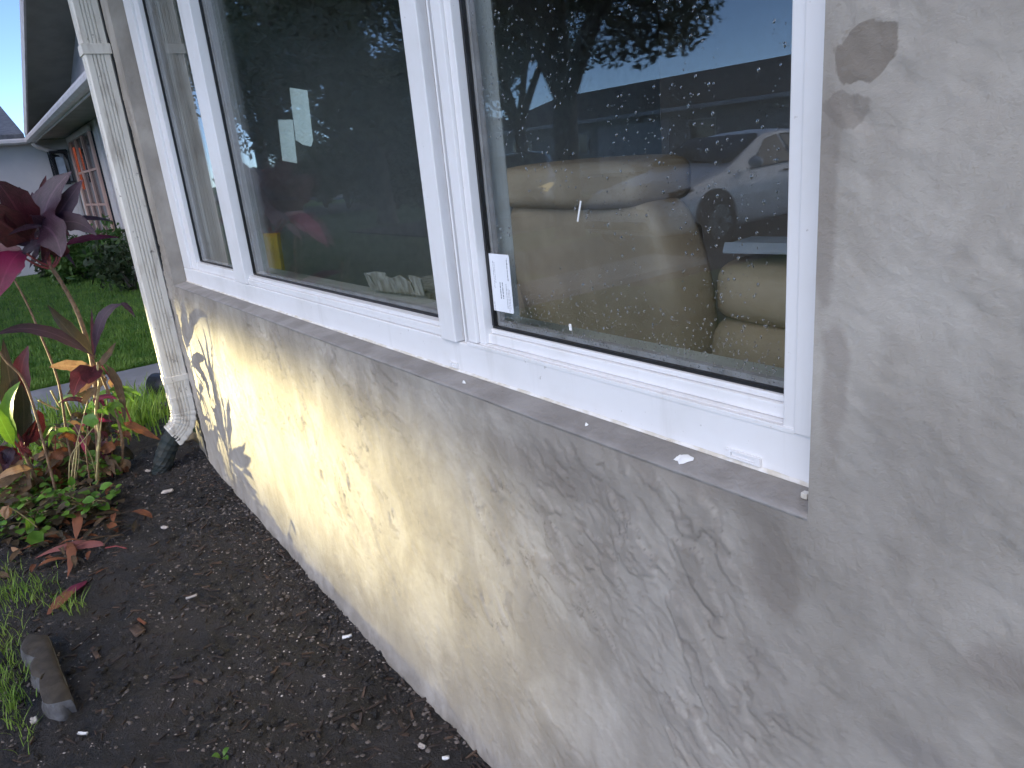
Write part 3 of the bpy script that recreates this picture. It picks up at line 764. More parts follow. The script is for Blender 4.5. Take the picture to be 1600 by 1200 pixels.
# low pent roof over the eave and the gable above it
V = [(GXc, EY, 2.525), (XL-1.2, EY, 2.525), (XL-1.2, 1.30, 2.60), (GXc, 1.30, 2.60)]; V += [(a, b, c + .03) for a, b, c in V]
mobj('pent_roof', V, [(3,2,1,0),(4,5,6,7),(0,1,5,4),(1,2,6,5),(2,3,7,6),(3,0,4,7)], M['shingle'], far)
RS = .27; RX = -9.0; RZ = 2.5 + (RX - GXc) * RS
V = [(GXc, 1.30, 2.61), (XL - 1.2, 1.30, 2.61), (RX, 1.30, RZ - .05), (GXc, 1.5, 2.61), (XL - 1.2, 1.5, 2.61), (RX, 1.5, RZ - .05)]
mobj('gable', V, [(0,1,2),(5,4,3),(0,3,4,1),(1,4,5,2),(2,5,3,0)], M['gable_wall'], far)
for sgn, x0, x1, z1 in ((1, GXc - .25, RX, RZ),):
    z0 = 2.5 - .25*RS
    V = [(x0, EY - .05, z0), (x1, EY - .05, z1), (x1, 6.5, z1), (x0, 6.5, z0)]; V += [(a, b, c + .10) for a, b, c in V]
    mobj('roof', V, [(3,2,1,0),(4,5,6,7),(0,1,5,4),(1,2,6,5),(2,3,7,6),(3,0,4,7)], M['soffit'], far)
    V = [(x0 - .02, EY - .08, z0 - .04), (x1, EY - .08, z1 - .04), (x1, EY - .052, z1 - .04), (x0 - .02, EY - .052, z0 - .04)]; V += [(a, b, c + .20) for a, b, c in V]
    mobj('rake_board', V, [(3,2,1,0),(4,5,6,7),(0,1,5,4),(1,2,6,5),(2,3,7,6),(3,0,4,7)], M['trim'], far)
V = [(RX, EY-.05, RZ), (XL-1, EY-.05, RZ-1.2), (XL-1, 6.5, RZ-1.2), (RX, 6.5, RZ)]; V += [(a, b, c + .10) for a, b, c in V]
mobj('roof', V, [(3,2,1,0),(4,5,6,7),(0,1,5,4),(1,2,6,5),(2,3,7,6),(3,0,4,7)], M['soffit'], far)
box('gable_beam', RX - 3.0, RX + 1.0, EY + .1, EY + .25, RZ - .62, RZ - .46, M['trim'], far, .01)
V = [(-16.9, -1.4, 2.46), (-16.9, EY - .12, 2.46), (-21.5, EY - .12, 3.5), (-21.5, -1.4, 3.5)]; V += [(a, b, c + .08) for a, b, c in V]
mobj('wing_roof', V, [(3,2,1,0),(4,5,6,7),(0,1,5,4),(1,2,6,5),(2,3,7,6),(3,0,4,7)], M['shingle'], far)
# downpipe offset under the corner
tube('downpipe', [(GXc + .05, EY - .02, 2.38), (GXc + .04, EY + .05, 2.30), (-17.2, 1.15, 2.16), (-17.2, 1.24, 1.9), (-17.2, 1.25, .1)], .045, M['trim'], far, 10)
# window of the far house with pinkish frame and warm reflections painted as glowing strips
fw = box('window', -16.4, -13.7, 1.27, 1.299, .55, 2.30, M['pane_dark'], far)
for x0, x1 in ((-16.45, -16.28), (-15.6, -15.5), (-14.75, -14.65), (-13.85, -13.68)): box('window_post', x0, x1, 1.235, 1.269, .55, 2.30, M['pinkframe'], fw, .004)
box('window_head', -16.5, -13.62, 1.225, 1.268, 2.301, 2.38, M['trim'], fw, .004); box('window_sill', -16.5, -13.62, 1.20, 1.268, .47, .549, M['trim'], fw, .004)
for x0, x1, z0, z1 in ((-16.24, -16.02, 1.45, 2.2), (-15.44, -15.36, 1.78, 2.15)): box('painted_reflection', x0, x1, 1.262, 1.2685, z0, z1, M['reflection_glow'], fw)
for z in (1.15, 1.72): box('glazing_bar', -16.27, -13.86, 1.245, 1.261, z, z+.035, M['pinkframe'], fw)
for x in (-13.2, -12.6, -11.0): box('trim_board', x, x+.14, 1.272, 1.299, .2, 2.43, M['trim'], far, .004)
ln = thing('wall_lantern', 'black wall lantern on the white wing wall of the gabled house', 'lantern', (-17.249, 1.10, 1.90))
bm = bmesh.new(); add_box(bm, .02, .24, -.16, .16, .26, .31); add_box(bm, .02, .24, -.16, .16, -.30, -.26)
for y in (-.15, .12):
    for x in (.03, .20): add_box(bm, x, x+.03, y, y+.03, -.26, .26)
add_box(bm, .0, .02, -.17, .17, -.32, .34); bobj('cage', bm, M['black_metal'], ln)
box('lantern_glass', .07, .18, -.07, .07, -.22, .2, M['bluecard'], ln, .02)

# =================================================================== PLANTS
def leaf_data(a, m, b, width, fold=.25, n=9, side=None, base=0, petiole=.0):
    """blade along a bezier; returns verts and faces"""
    pts = bez(a, m, b, n); V = []; Fc = []
    view = Vector(CAM) - Vector(a)
    for i, p in enumerate(pts):
        t_ = (pts[min(i+1, n-1)] - pts[max(i-1, 0)]).normalized()
        up = side if side is not None else view
        s = t_.cross(up)
        if s.length < 1e-4: s = t_.cross(Vector((0,0,1)))
        s.normalize(); nn = s.cross(t_).normalized()
        k = i / (n-1); kk = max(0, (k - petiole) / (1 - petiole))
        wd = width * .5 * (max(.03, math.sin(math.pi * min(1, kk**.75 * 1.0))**.8) if k > petiole else .08)
        if i == n-1: wd = width * .01
        wob = 1 + .10 * math.sin(i*1.9 + width*300)
        V += [p - s*wd*wob + nn*wd*fold, p, p + s*wd/wob + nn*wd*fold]
    for i in range(n-1):
        b0 = base + i*3
        Fc += [(b0, b0+1, b0+4, b0+3), (b0+1, b0+2, b0+5, b0+4)]
    return V, Fc
def leafuv(o):
    at = o.data.attributes.new('leaf_uv', 'FLOAT_VECTOR', 'POINT'); n = len(o.data.vertices)
    k = random.random()*20
    at.data.foreach_set('vector', [c for i in range(n) for c in ((i % 3) - 1.0, (i // 3)*.3 + k, k)]); return o
def px(q, x): return on_x(q[0], q[1], x)
PXM = lambda x: F_PX / (abs(x) * .98 / .80) # rough pixels per metre at that plane
def leaf(parent, a, m, b, wpx, mat, x=-3.8, dx=(0, 0, 0), fold=.28, pet=.08, tilt=None, name='leaf'):
    A, Mm, B = px(a, x + dx[0]), px(m, x + dx[1]), px(b, x + dx[2])
    w_ = wpx / (F_PX / (abs(x) * 1.02))
    s = tilt
    if s is None:
        vd = (Vector(CAM) - A).normalized(); s = (vd + Vector((random.uniform(-.5,.5), random.uniform(-.5,.5), random.uniform(.0,.7)))).normalized()
    V, Fc = leaf_data(A - parent.location, Mm - parent.location, B - parent.location, w_, fold, 12, s, 0, pet)
    return leafuv(mobj(name, V, Fc, M[mat], parent, True))
def stem(parent, pxs, x, r0, r1, mat='stem', n=7):
    P3 = [px(q[:2], x + (q[2] if len(q) > 2 else 0)) - parent.location for q in pxs]
    # smooth through points
    out = []
    for i in range(len(P3)-1):
        p0 = P3[max(i-1,0)]; p1 = P3[i]; p2 = P3[i+1]; p3 = P3[min(i+2,len(P3)-1)]
        for k in range(6):
            t_ = k/6; out.append(.5*((2*p1)+(p2-p0)*t_+(2*p0-5*p1+4*p2-p3)*t_*t_+(3*p1-p0-3*p2+p3)*t_**3))
    out.append(P3[-1]); N_ = len(out)
    rad = [(r0 + (r1-r0)*i/(N_-1)) * (1 + .10*(i % 2)) for i in range(N_)]
    return tube('stem', out, rad, M[mat], parent, n)

# A: tall purple cordyline
XA = -3.85
bA = on_z(158, 770, sz(-3.85, -.46)); pa = thing('cordyline', 'tall dark purple ti plant with the largest crown, leaning on a ringed stem', 'plant', bA)
stem(pa, [(158, 770), (153, 690), (150, 620), (143, 560), (124, 495), (98, 445), (78, 415)], XA, .013, .008)
for a, m, b, w_, mt, dx in (
    ((66,372),(62,310),(112,268),34,'purple',(0,.05,.1)), ((72,366),(92,332),(129,281),26,'purple',(0,.05,.12)), ((56,362),(62,318),(72,274),14,'maroon',(0,-.05,-.12)),
    ((56,372),(40,322),(30,292),24,'purple',(0,.0,-.15)), ((52,378),(28,322),(-6,282),46,'maroon',(0,.1,.15)), ((48,382),(5,345),(-40,325),44,'maroon',(0,.15,.2)),
    ((76,360),(112,328),(151,368),24,'purple',(0,.1,.16)), ((84,356),(130,332),(179,347),9,'purple',(0,-.1,-.2)), ((58,352),(88,350),(96,402),44,'purple',(.05,.15,.22)),
    ((98,386),(128,366),(187,371),9,'magenta',(0,-.1,-.18)), ((34,392),(12,405),(-6,470),34,'magenta',(.05,.12,.18)), ((44,398),(0,390),(-45,402),26,'maroon',(0,-.1,-.15)),
    ((36,405),(26,418),(16,442),14,'maroon',(0,0,0)), ((84,402),(92,388),(96,372),24,'maroon',(0,.05,.08)), ((64,392),(40,372),(10,352),22,'maroon',(0,-.08,-.15)),
    ((72,382),(58,340),(50,300),22,'purple',(0,-.1,-.2)), ((62,380),(20,372),(-30,372),20,'purple',(0,.05,.05)), ((82,378),(96,330),(104,300),18,'maroon',(0,-.12,-.25))):
    leaf(pa, a, m, b, w_, mt, XA, dx)
for a, b in (((78,416),(36,392)), ((78,416),(58,372)), ((80,418),(90,388)), ((79,418),(70,370)), ((77,420),(30,398)), ((80,420),(96,392))):
    stem(pa, [a, ((a[0]+b[0])/2+2, (a[1]+b[1])/2+4), b], XA, .006, .004, 'redstem', 5)
# B: half dead plant in the middle
XB = -3.80
bB = on_z(196, 742, sz(-3.7, -.40)); pb = thing('cordyline', 'half-withered ti plant with tan and bronze leaves beside the tallest one', 'plant', bB)
stem(pb, [(190, 800), (189, 740), (191, 690), (180, 640), (160, 590), (152, 566)], XB, .008, .006)
stem(pb, [(152, 762), (152, 720), (155, 680), (150, 640), (155, 600), (152, 570)], XB + .05, .009, .005, 'palestem')
for a, m, b, w_, mt, dx in (
    ((150,556),(112,530),(74,476),22,'darkgreen',(0,0,.05)), ((150,560),(60,490),(-8,524),15,'purple',(0,.1,.15)), ((148,556),(152,478),(190,476),15,'purple',(0,.05,.06)), ((186,474),(200,474),(211,496),7,'purple',(.06,.06,.06)),
    ((150,576),(168,560),(181,534),10,'brown',(0,0,0)), ((156,582),(110,566),(76,574),16,'tan',(0,.05,.1)), ((150,574),(120,580),(115,620),24,'maroon',(0,.1,.12)),
    ((150,584),(142,600),(124,614),12,'tan',(0,.05,.08)), ((164,568),(190,590),(196,662),11,'brown',(0,.02,.03)), ((150,570),(140,590),(138,600),26,'maroon',(0,.1,.12)),
    ((190,660),(210,666),(251,688),13,'rust',(0,0,.03)), ((188,664),(165,640),(160,690),34,'darkgreen',(0,-.05,-.1)), ((146,565),(145,520),(143,482),5,'maroon',(0,0,0)),
    ((190,740),(199,720),(198,752),12,'rust',(0,0,0)), ((172,730),(160,690),(166,690),16,'maroon',(0,0,0))):
    leaf(pb, a, m, b, w_, mt, XB, dx)
stem(pb, [(176,752),(174,730),(170,706),(166,690)], XB, .004, .004, 'redstem', 5)
stem(pb, [(205,660),(195,635),(178,600),(158,570)], XB, .005, .004, 'redstem', 5)
# C: left clump with red leaf stalks
XC = -3.85
bC = on_z(66, 785, sz(-3.8, -.75)); pc = thing('cordyline', 'ti plant with red leaf stalks and one lime leaf at the left edge', 'plant', bC)
stem(pc, [(66, 790), (60, 765), (50, 735), (38, 708)], XC, .010, .007)
for a, m, b, w_, mt, dx in (
    ((36,700),(22,640),(5,530),26,'darkgreen',(0,0,.1)), ((36,690),(20,600),(44,540),28,'maroon',(0,.05,.05)), ((30,690),(-5,640),(32,596),22,'lime',(0,.1,.14)), ((24,700),(2,660),(-10,630),16,'lime',(0,.1,.15)),
    ((36,694),(40,640),(34,600),26,'darkgreen',(0,.05,.1)), ((38,700),(60,660),(58,640),26,'maroon',(0,.05,.08)), ((30,712),(0,700),(-25,690),22,'maroon',(0,.1,.2)),
    ((34,712),(10,720),(-20,712),18,'purple',(0,.1,.2)), ((38,730),(10,735),(-30,780),26,'brown',(0,.05,.1)), ((46,742),(40,770),(-20,790),24,'brown',(0,.1,.15)), ((50,740),(62,770),(74,792),22,'brown',(0,.02,.05)),
    ((38,716),(20,740),(-20,745),22,'brown',(0,.0,.05))):
    leaf(pc, a, m, b, w_, mt, XC, dx)
for b in ((12,640), (22,660), (36,650), (4,672)): stem(pc, [(38,712), ((38+b[0])/2+3, (712+b[1])/2), b], XC, .006, .004, 'redstem', 5)
# D: withered one at the back with pale stalks
XD = -4.05
bD = on_z(118, 790, sz(-3.95, -.6)); pd_ = thing('cordyline', 'withered ti plant with drooping olive-brown leaves and pale stalks in the middle', 'plant', bD)
stem(pd_, [(122, 800), (112, 745), (100, 700), (92, 690)], XD, .008, .006, 'palestem')
stem(pd_, [(88, 776), (70, 745), (50, 715), (38, 690)], XD, .006, .006, 'palestem')
for a, m, b, w_, mt, dx in (
    ((92,692),(70,680),(50,690),18,'brown',(0,.05,.1)), ((92,690),(125,680),(152,716),26,'darkgreen',(0,.0,.0)), ((94,700),(110,720),(128,752),30,'brown',(0,.05,.08)), ((90,696),(70,710),(60,720),14,'tan',(0,.05,.05)),
    ((150,724),(140,718),(122,748),26,'tan',(0,.05,.1)), ((134,676),(118,660),(105,658),10,'tan',(0,0,0)), ((100,700),(130,700),(150,740),24,'brown',(0,-.05,-.1)), ((96,704),(80,730),(96,760),20,'brown',(0,.04,.08)),
    ((130,810),(122,830),(132,848),18,'rust',(.1,.15,.2))):
    leaf(pd_, a, m, b, w_, mt, XD, dx)
for a, b in (((60,625),(92,640)), ((80,610),(94,636)), ((42,655),(70,682)), ((78,666),(102,670)), ((104,628),(112,650))):
    stem(pd_, [a, ((a[0]+b[0])/2, (a[1]+b[1])/2 + 1), b], XD, .005, .004, 'palestem', 5)
def skirt(parent, x, spots, seed):
    """dead leaves hanging round the lower stems"""
    r = random.Random(seed)
    for (u, v_, n, mats, L) in spots:
        for i in range(n):
            a = (u + r.uniform(-14, 14), v_ + r.uniform(-16, 16)); ang = r.uniform(.2, 2.9); l = L*r.uniform(.6, 1.2)
            b = (a[0] + l*math.cos(ang), a[1] + l*math.sin(ang)*.75 + r.uniform(-6, 8)); m = ((a[0]+b[0])/2 + r.uniform(-10, 10), (a[1]+b[1])/2 - r.uniform(4, 18))
            leaf(parent, a, m, b, r.uniform(7, 17), r.choice(mats), x + r.uniform(-.18, .18), (0, r.uniform(-.1,.1), r.uniform(-.15,.15)), .35)
DEAD = ['brown', 'brown', 'tan', 'darkgreen', 'rust']
skirt(pc, XC, [(40, 735, 7, DEAD, 60), (62, 770, 6, DEAD, 45), (20, 760, 6, DEAD, 50), (28, 690, 5, ['maroon', 'darkgreen', 'purple'], 50)], 1)
skirt(pd_, XD, [(100, 705, 8, DEAD, 55), (120, 735, 7, DEAD, 45), (85, 740, 6, DEAD, 45), (70, 690, 5, ['darkgreen', 'brown', 'green'], 40)], 2)
skirt(pb, XB, [(168, 715, 5, DEAD, 36), (190, 700, 3, ['brown', 'rust'], 34), (160, 600, 4, ['maroon', 'brown', 'tan'], 40)], 3)
skirt(pa, XA, [(66, 380, 6, ['maroon', 'purple', 'purple'], 75), (60, 350, 4, ['maroon', 'purple'], 60)], 4)
r = random.Random(91)
for i in range(16):
    pr, xx = r.choice(((pb, XB), (pc, XC), (pd_, XD))); u0 = r.uniform(10, 185); v0 = r.uniform(745, 800); u1 = u0 + r.uniform(-45, 35); v1 = v0 - r.uniform(70, 190)
    stem(pr, [(u0, v0), ((u0+u1)/2 + r.uniform(-10, 10), (v0+v1)/2), (u1, v1)], xx + r.uniform(-.15, .15), .004, .002, r.choice(('redstem', 'palestem', 'stem')), 5)
    for k in range(2):
        a = r.uniform(-.6, 3.6); L = r.uniform(28, 60); leaf(pr, (u1, v1 + k*14), (u1 + L*.5*math.cos(a), v1 - 14 + L*.3*math.sin(a)), (u1 + L*math.cos(a), v1 + L*.6*math.sin(a)), r.uniform(6, 12), r.choice(('maroon', 'green', 'darkgreen', 'rust', 'magenta', 'lime')), xx, (0, 0, r.uniform(-.1, .1)))
# thin bare canes leaning across
for k, (pts, lab) in enumerate((([(132,790),(108,700),(92,600),(62,520),(40,470),(18,430)], 'thin bare brown cane leaning left across the lawn behind the plants'),
                                ([(102,830),(70,700),(40,600),(6,560),(-30,505)], 'bare cane leaning far left through the lime leaf'))):
    b0 = px(pts[0], -3.9); cn = thing('bare_cane', lab, 'cane', b0); stem(cn, pts, -3.9 + .2*k, .006, .004, 'stem', 6)
# E: another clump on the camera side of the bed, seen only as a dark mass in the glass
def free_cordyline(loc, height, nl, lab, mats, seed):
    r = random.Random(seed); t_ = thing('cordyline', lab, 'plant', loc)
    top = Vector((r.uniform(-.06,.06), r.uniform(-.06,.06), height))
    tube('stem', [Vector((0,0,-.02)), top*.35 + Vector((.02,0,0)), top*.7, top], [.014,.012,.010,.008], M['stem'], t_, 7)
    for i in range(nl):
        a = i * 2.399 + r.uniform(-.2,.2); e = r.uniform(.15, 1.15); L = r.uniform(.30, .46)
        d = Vector((math.cos(a)*math.cos(e), math.sin(a)*math.cos(e), math.sin(e)))
        p0 = top - Vector((0,0,1))*.12*r.random(); tip = p0 + d*L - Vector((0,0,1))*L*.35*r.random(); mid = p0 + d*L*.55 + Vector((0,0,.05))
        V, Fc = leaf_data(p0, mid, tip, r.uniform(.06,.10), .3, 9, Vector((0,0,1)) + d*-.3, 0, .15)
        mobj('leaf', V, Fc, M[r.choice(mats)], t_, True)
    return t_
#free_cordyline((-3.15, -1.12, 0), 1.02, 20, 'dark ti plant mirrored as a dim mass in the big pane', ['purple','maroon','purple'], 4)

# low green ground cover, several sprawling plants
def sprawl(c, rad, n, lab, seed, mats=('green','green','lime')):
    r = random.Random(seed); t_ = thing('ground_cover_plant', lab, 'plant', c)
    for mt in sorted(set(mats)):
        V = []; Fc = []
        for i in range(n // len(set(mats))):
            a = r.uniform(0, 6.283); d = rad * math.sqrt(r.random()); h = r.uniform(.01, .17) * (1 - .5*d/rad)
            p0 = Vector((d*math.cos(a), d*math.sin(a), h)); L = r.uniform(.022, .060); b = r.uniform(0, 6.283)
            dd = Vector((math.cos(b), math.sin(b), r.uniform(-.3, .5))).normalized()
            v_, f_ = leaf_data(p0, p0 + dd*L*.5 + Vector((0,0,.006)), p0 + dd*L, L*.75, .2, 6, Vector((r.uniform(-.4,.6),r.uniform(-.4,.2),1)), len(V), .05)
            V += v_; Fc += f_
        o = mobj('foliage', V, Fc, M[mt], t_, True); tag(o, kind='stuff')
    V = []; Fc = []
    for i in range(14):
        a = r.uniform(0, 6.283); d = rad*r.uniform(.4, .95)
        pts = bez((0,0,0), (d*.5*math.cos(a), d*.5*math.sin(a), .10), (d*math.cos(a), d*math.sin(a), r.uniform(.02,.12)), 7)
        v_, f_ = tube_data(pts, .0022, 5, False, len(V)); V += v_; Fc += f_
    o = mobj('runner', V, Fc, M['palestem'], t_, True)
    return t_
for (u, v_, rad, n, lab, sd, mats) in (
    (55, 815, .17, 210, 'sprawling small-leaved green plant at the foot of the red-stalked ti plant', 1, ('green','darkgreen','green')),
    (140, 800, .13, 120, 'low green weed between the ti plant stems', 2, ('green','darkgreen')),
    (60, 760, .16, 150, 'green weed with lime leaves behind the brown leaves', 3, ('green','lime')),
    (105, 735, .14, 110, 'bright green weed under the withered ti plant', 4, ('lime','green')),
    (120, 690, .18, 150, 'leafy green weed in front of the concrete walk', 5, ('green','darkgreen')),
    (20, 790, .16, 170, 'dense green weed at the left edge below the red-stalked ti plant', 6, ('green','lime')),
    (165, 745, .10, 90, 'small green weed beside the half-withered ti plant', 7, ('green','lime'))):
    q = on_z(u, v_, .03); q.z = sz(q.x, q.y) if q.x > -4.8 else -.02; sprawl(q, rad, n, lab, sd, mats)
vi = thing('vine', 'slender pale vine with round green leaves rising before the withered stems', 'plant', px((110, 790), -3.6))
stem(vi, [(110,790),(108,740),(112,710),(130,688),(146,668)], -3.6, .0028, .002, 'palestem', 5)
for a, m, b, w_, mt in (((146,668),(140,655),(146,644),20,'green'), ((144,646),(136,640),(134,640),9,'lime'), ((150,646),(158,640),(170,648),10,'lime'), ((146,642),(142,632),(145,626),9,'lime'), ((112,760),(112,752),(110,744),10,'green')):
    leaf(vi, a, m, b, w_, mt, -3.6)
b2 = thing('bud_stalk', 'dry flower bud on a curved stalk at the left edge', 'plant', px((70,830), -3.3))
stem(b2, [(58,824),(36,806),(14,792)], -3.3, .0025, .002, 'palestem', 5)
leaf(b2, (14,790), (6,800), (10,810), 14, 'tan', -3.3, name='bud'); leaf(b2, (12,790), (14,800), (8,812), 10, 'tan', -3.3, name='bud')
for k, (u, v_, lab) in enumerate(((50,842,'round dull green leaf hanging over the bare soil'), (42,822,'pale green oval leaf lit beside the bud stalk'))):
    q = thing('leaf_sprig', lab, 'leaf', px((u, v_), -3.3)); leaf(q, (u-4, v_-14), (u+10, v_), (u, v_+12), 22 if k == 0 else 13, 'green' if k == 0 else 'lime', -3.3)

# =================================================================== GRASS
def grass(name, pts, h, w_, mat, lab, lean=.5, seed=0, segs=3):
    r = random.Random(seed); V = []; Fc = []
    for (x, y, z) in pts:
        H = h * r.uniform(.5, 1.25); a = r.uniform(0, 6.283); ln_ = lean * r.uniform(.1, 1.1) * H
        d = Vector((math.cos(a), math.sin(a), 0)); s = Vector((-d.y, d.x, 0)) * w_ * r.uniform(.6, 1.2)
        # turn most blades' flat side roughly to the viewer
        b = len(V)
        for k in range(segs):
            t_ = k / segs; p = Vector((x, y, z - .004)) + Vector((0,0,H*(t_ - .25*lean*t_*t_))) + d*ln_*t_*t_
            V += [p - s*(1-t_*.6), p + s*(1-t_*.6)]
        V.append(Vector((x, y, z)) + Vector((0,0,H*(1-.25*lean))) + d*ln_)
        for k in range(segs-1): Fc.append((b+2*k, b+2*k+1, b+2*k+3, b+2*k+2))
        Fc.append((b+2*segs-2, b+2*segs-1, b+2*segs))
    o = mobj(name, V, Fc, M[mat]); tag(o, lab, 'grass', kind='stuff'); return o
r = random.Random(11); P_ = []
for i in range(64000):
    k = r.random(); x = -6.5 - 10.5 * k**1.6
    lo, hi = on_x(-40 if i % 4 else -420, 500, x).y, on_x(262, 500, x).y
    y = r.uniform(lo, min(hi, 1.25)); P_.append((x, y, -.055))
for i in range(9000):
    x = r.uniform(-4.4, .8); y = r.uniform(-2.3, -1.24); P_.append((x, y, float(np.interp(y, [q[0] for q in pr_], [q[1] for q in pr_]))))
grass('lawn_grass', P_, .052, .0035, 'blade', 'mown green lawn grass beyond the concrete walk and round the bed', .6, 1)
P_ = []
for i in range(700):
    q = on_z(r.gauss(222, 22), r.gauss(655, 16), -.02)
    if q.x < -5.52: q.x = -5.5 + r.random()*.3
    P_.append((q.x, q.y, -.03))
for i in range(360):
    q = on_z(r.uniform(60, 190), r.uniform(640, 680), -.02); P_.append((max(q.x, -5.5), q.y, -.03))
for i in range(260):
    q = on_z(r.gauss(205, 30), r.gauss(682, 10), .0); P_.append((min(q.x, -4.15), q.y, sz(max(q.x, -4.6), q.y) - .01))
for i in range(200):
    q = on_z(r.uniform(-10, 120), r.uniform(690, 740), .0); P_.append((q.x, q.y, -.03))
grass('tall_grass', P_, .19, .0045, 'blade_bright', 'tall bright grass tuft between the walk and downspout', .75, 2, 4)
P_ = []
for (u, v_, su, sv, n) in ((8, 1030, 22, 40, 240), (14, 1085, 14, 26, 110), (40, 925, 34, 14, 200), (12, 905, 14, 14, 60), (112, 948, 16, 8, 46), (35, 1130, 12, 20, 26)):
    for i in range(n):
        q = on_z(r.gauss(u, su), r.gauss(v_, sv), .01); P_.append((q.x, q.y, sz(q.x, q.y)))
grass('edge_grass', P_, .055, .0016, 'blade_bright', 'fine grass tufts growing along the left edge of the bare soil', .9, 3, 4)
sd = thing('seedling', 'tiny green seedling at the bottom edge of the soil', 'seedling', on_z(350, 1192, .0))
for a in (.3, 2.2, 4.1):
    d = Vector((math.cos(a), math.sin(a), .5)); V, Fc = leaf_data((0,0,.0), d*.014 + Vector((0,0,.016)), d*.026, .014, .2, 7, Vector((0,0,1)), 0, .2); mobj('leaf', V, Fc, M['green'], sd, True)
sd.location.z = sz(sd.location.x, sd.location.y)

# =================================================================== LITTER ON THE SOIL
def pebbles(name, n, smin, smax, mat, lab, cat, seed, box_=None, near_wall=0.0, flat=.6):
    r = random.Random(seed); V = []; Fc = []
    ico = [(0,0,1),(.894,0,.447),(.276,.851,.447),(-.724,.526,.447),(-.724,-.526,.447),(.276,-.851,.447),(.724,.526,-.447),(-.276,.851,-.447),(-.894,0,-.447),(-.276,-.851,-.447),(.724,-.526,-.447),(0,0,-1)]
    icf = [(0,1,2),(0,2,3),(0,3,4),(0,4,5),(0,5,1),(1,6,2),(2,7,3),(3,8,4),(4,9,5),(5,10,1),(2,6,7),(3,7,8),(4,8,9),(5,9,10),(1,10,6),(6,11,7),(7,11,8),(8,11,9),(9,11,10),(10,11,6)]
    for i in range(n):
        k = r.random(); x = -4.0 + 3.2 * (r.random()**.8)
        y = -r.random()**(1 + near_wall) * 1.1 - .012
        if float(vnoise(x*5 + seed, y*5)) < .30: continue
        s = smin + (smax-smin) * r.random()**3; z = sz(x, y) + s*.15
        e = Euler((r.uniform(-.4,.4), r.uniform(-.4,.4), r.uniform(0,6.28))).to_matrix(); ax = (s, s*r.uniform(.5,1), s*flat*r.uniform(.5,1))
        b = len(V)
        for q in ico:
            j = r.uniform(.75, 1.2); p = e @ Vector((q[0]*ax[0]*j, q[1]*ax[1]*j, q[2]*ax[2]*j)); V.append((p.x+x, p.y+y, p.z+z))
        Fc += [(a+b, c_+b, d+b) for a, c_, d in icf]
    o = mobj(name, V, Fc, M[mat]); tag(o, lab, cat, kind='stuff'); return o
pebbles('gravel', 6500, .002, .009, 'pebble', 'dull brown pebbles and crumbs scattered over the soil', 'gravel', 21, None, .4)
pebbles('soil_clods', 2600, .005, .017, 'soil', 'dark clods of wet soil', 'soil', 22, None, .2, .7)
pebbles('pale_grit', 2600, .0012, .0045, 'shell', 'tiny pale shell grit scattered on the dark soil', 'grit', 23, None, .5)
def chips(name, n, mat, lab, seed, L=(.012,.04)):
    r = random.Random(seed); V = []; Fc = []
    for i in range(n):
        x = -4.0 + 3.2 * (r.random()**.8); y = -r.random()**1.6 * 1.0 - .02; z = sz(x, y) + .002
        l = r.uniform(*L); w_ = l*r.uniform(.08,.3); h = .0022; e = Euler((r.uniform(-.25,.25), r.uniform(-.3,.3), r.uniform(0,6.28))).to_matrix(); b = len(V)
        for q in ((-1,-1,-1),(1,-.7,-1),(1,.6,-1),(-1,1,-1),(-1,-1,1),(1,-.7,1),(1,.6,1),(-1,1,1)):
            p = e @ Vector((q[0]*l/2, q[1]*w_/2, q[2]*h)); V.append((p.x+x, p.y+y, p.z+z))
        Fc += [tuple(k+b for k in f) for f in ((3,2,1,0),(4,5,6,7),(0,1,5,4),(1,2,6,5),(2,3,7,6),(3,0,4,7))]
    o = mobj(name, V, Fc, M[mat]); tag(o, lab, 'mulch', kind='stuff')
chips('bark_mulch', 210, 'bark', 'brown bark slivers scattered over the soil', 31)
chips('rotted_mulch', 900, 'dark_chip', 'blackened rotted mulch pieces in the soil', 32)
r = random.Random(77); V = []; Fc = []; LU = []
for mt in ('brown', 'rust', 'darkgreen'):
    V = []; Fc = []
    for i in range(60):
        u, v_ = r.gauss(85, 55), r.gauss(805, 40)
        q = on_z(u, v_, .03)
        if q.x < -4.8: continue
        q.z = sz(q.x, q.y) + r.uniform(.004, .03); a = r.uniform(0, 6.283); L = r.uniform(.05, .14); d = Vector((math.cos(a), math.sin(a), r.uniform(-.1,.15)))
        v4, f4 = leaf_data(q, q + d*L*.5 + Vector((0,0,r.uniform(.005,.03))), q + d*L, L*r.uniform(.15,.3), .3, 7, Vector((r.uniform(-.3,.3),r.uniform(-.3,.3),1)), len(V), 0); V += v4; Fc += f4
    o = leafuv(mobj('leaf_litter', V, Fc, M[mt], None, True)); tag(o, {'brown': 'dry brown leaf litter under the plants', 'rust': 'rust-red leaf litter under the plants', 'darkgreen': 'olive half-rotted leaf litter under the plants'}[mt], 'leaf litter', kind='stuff')
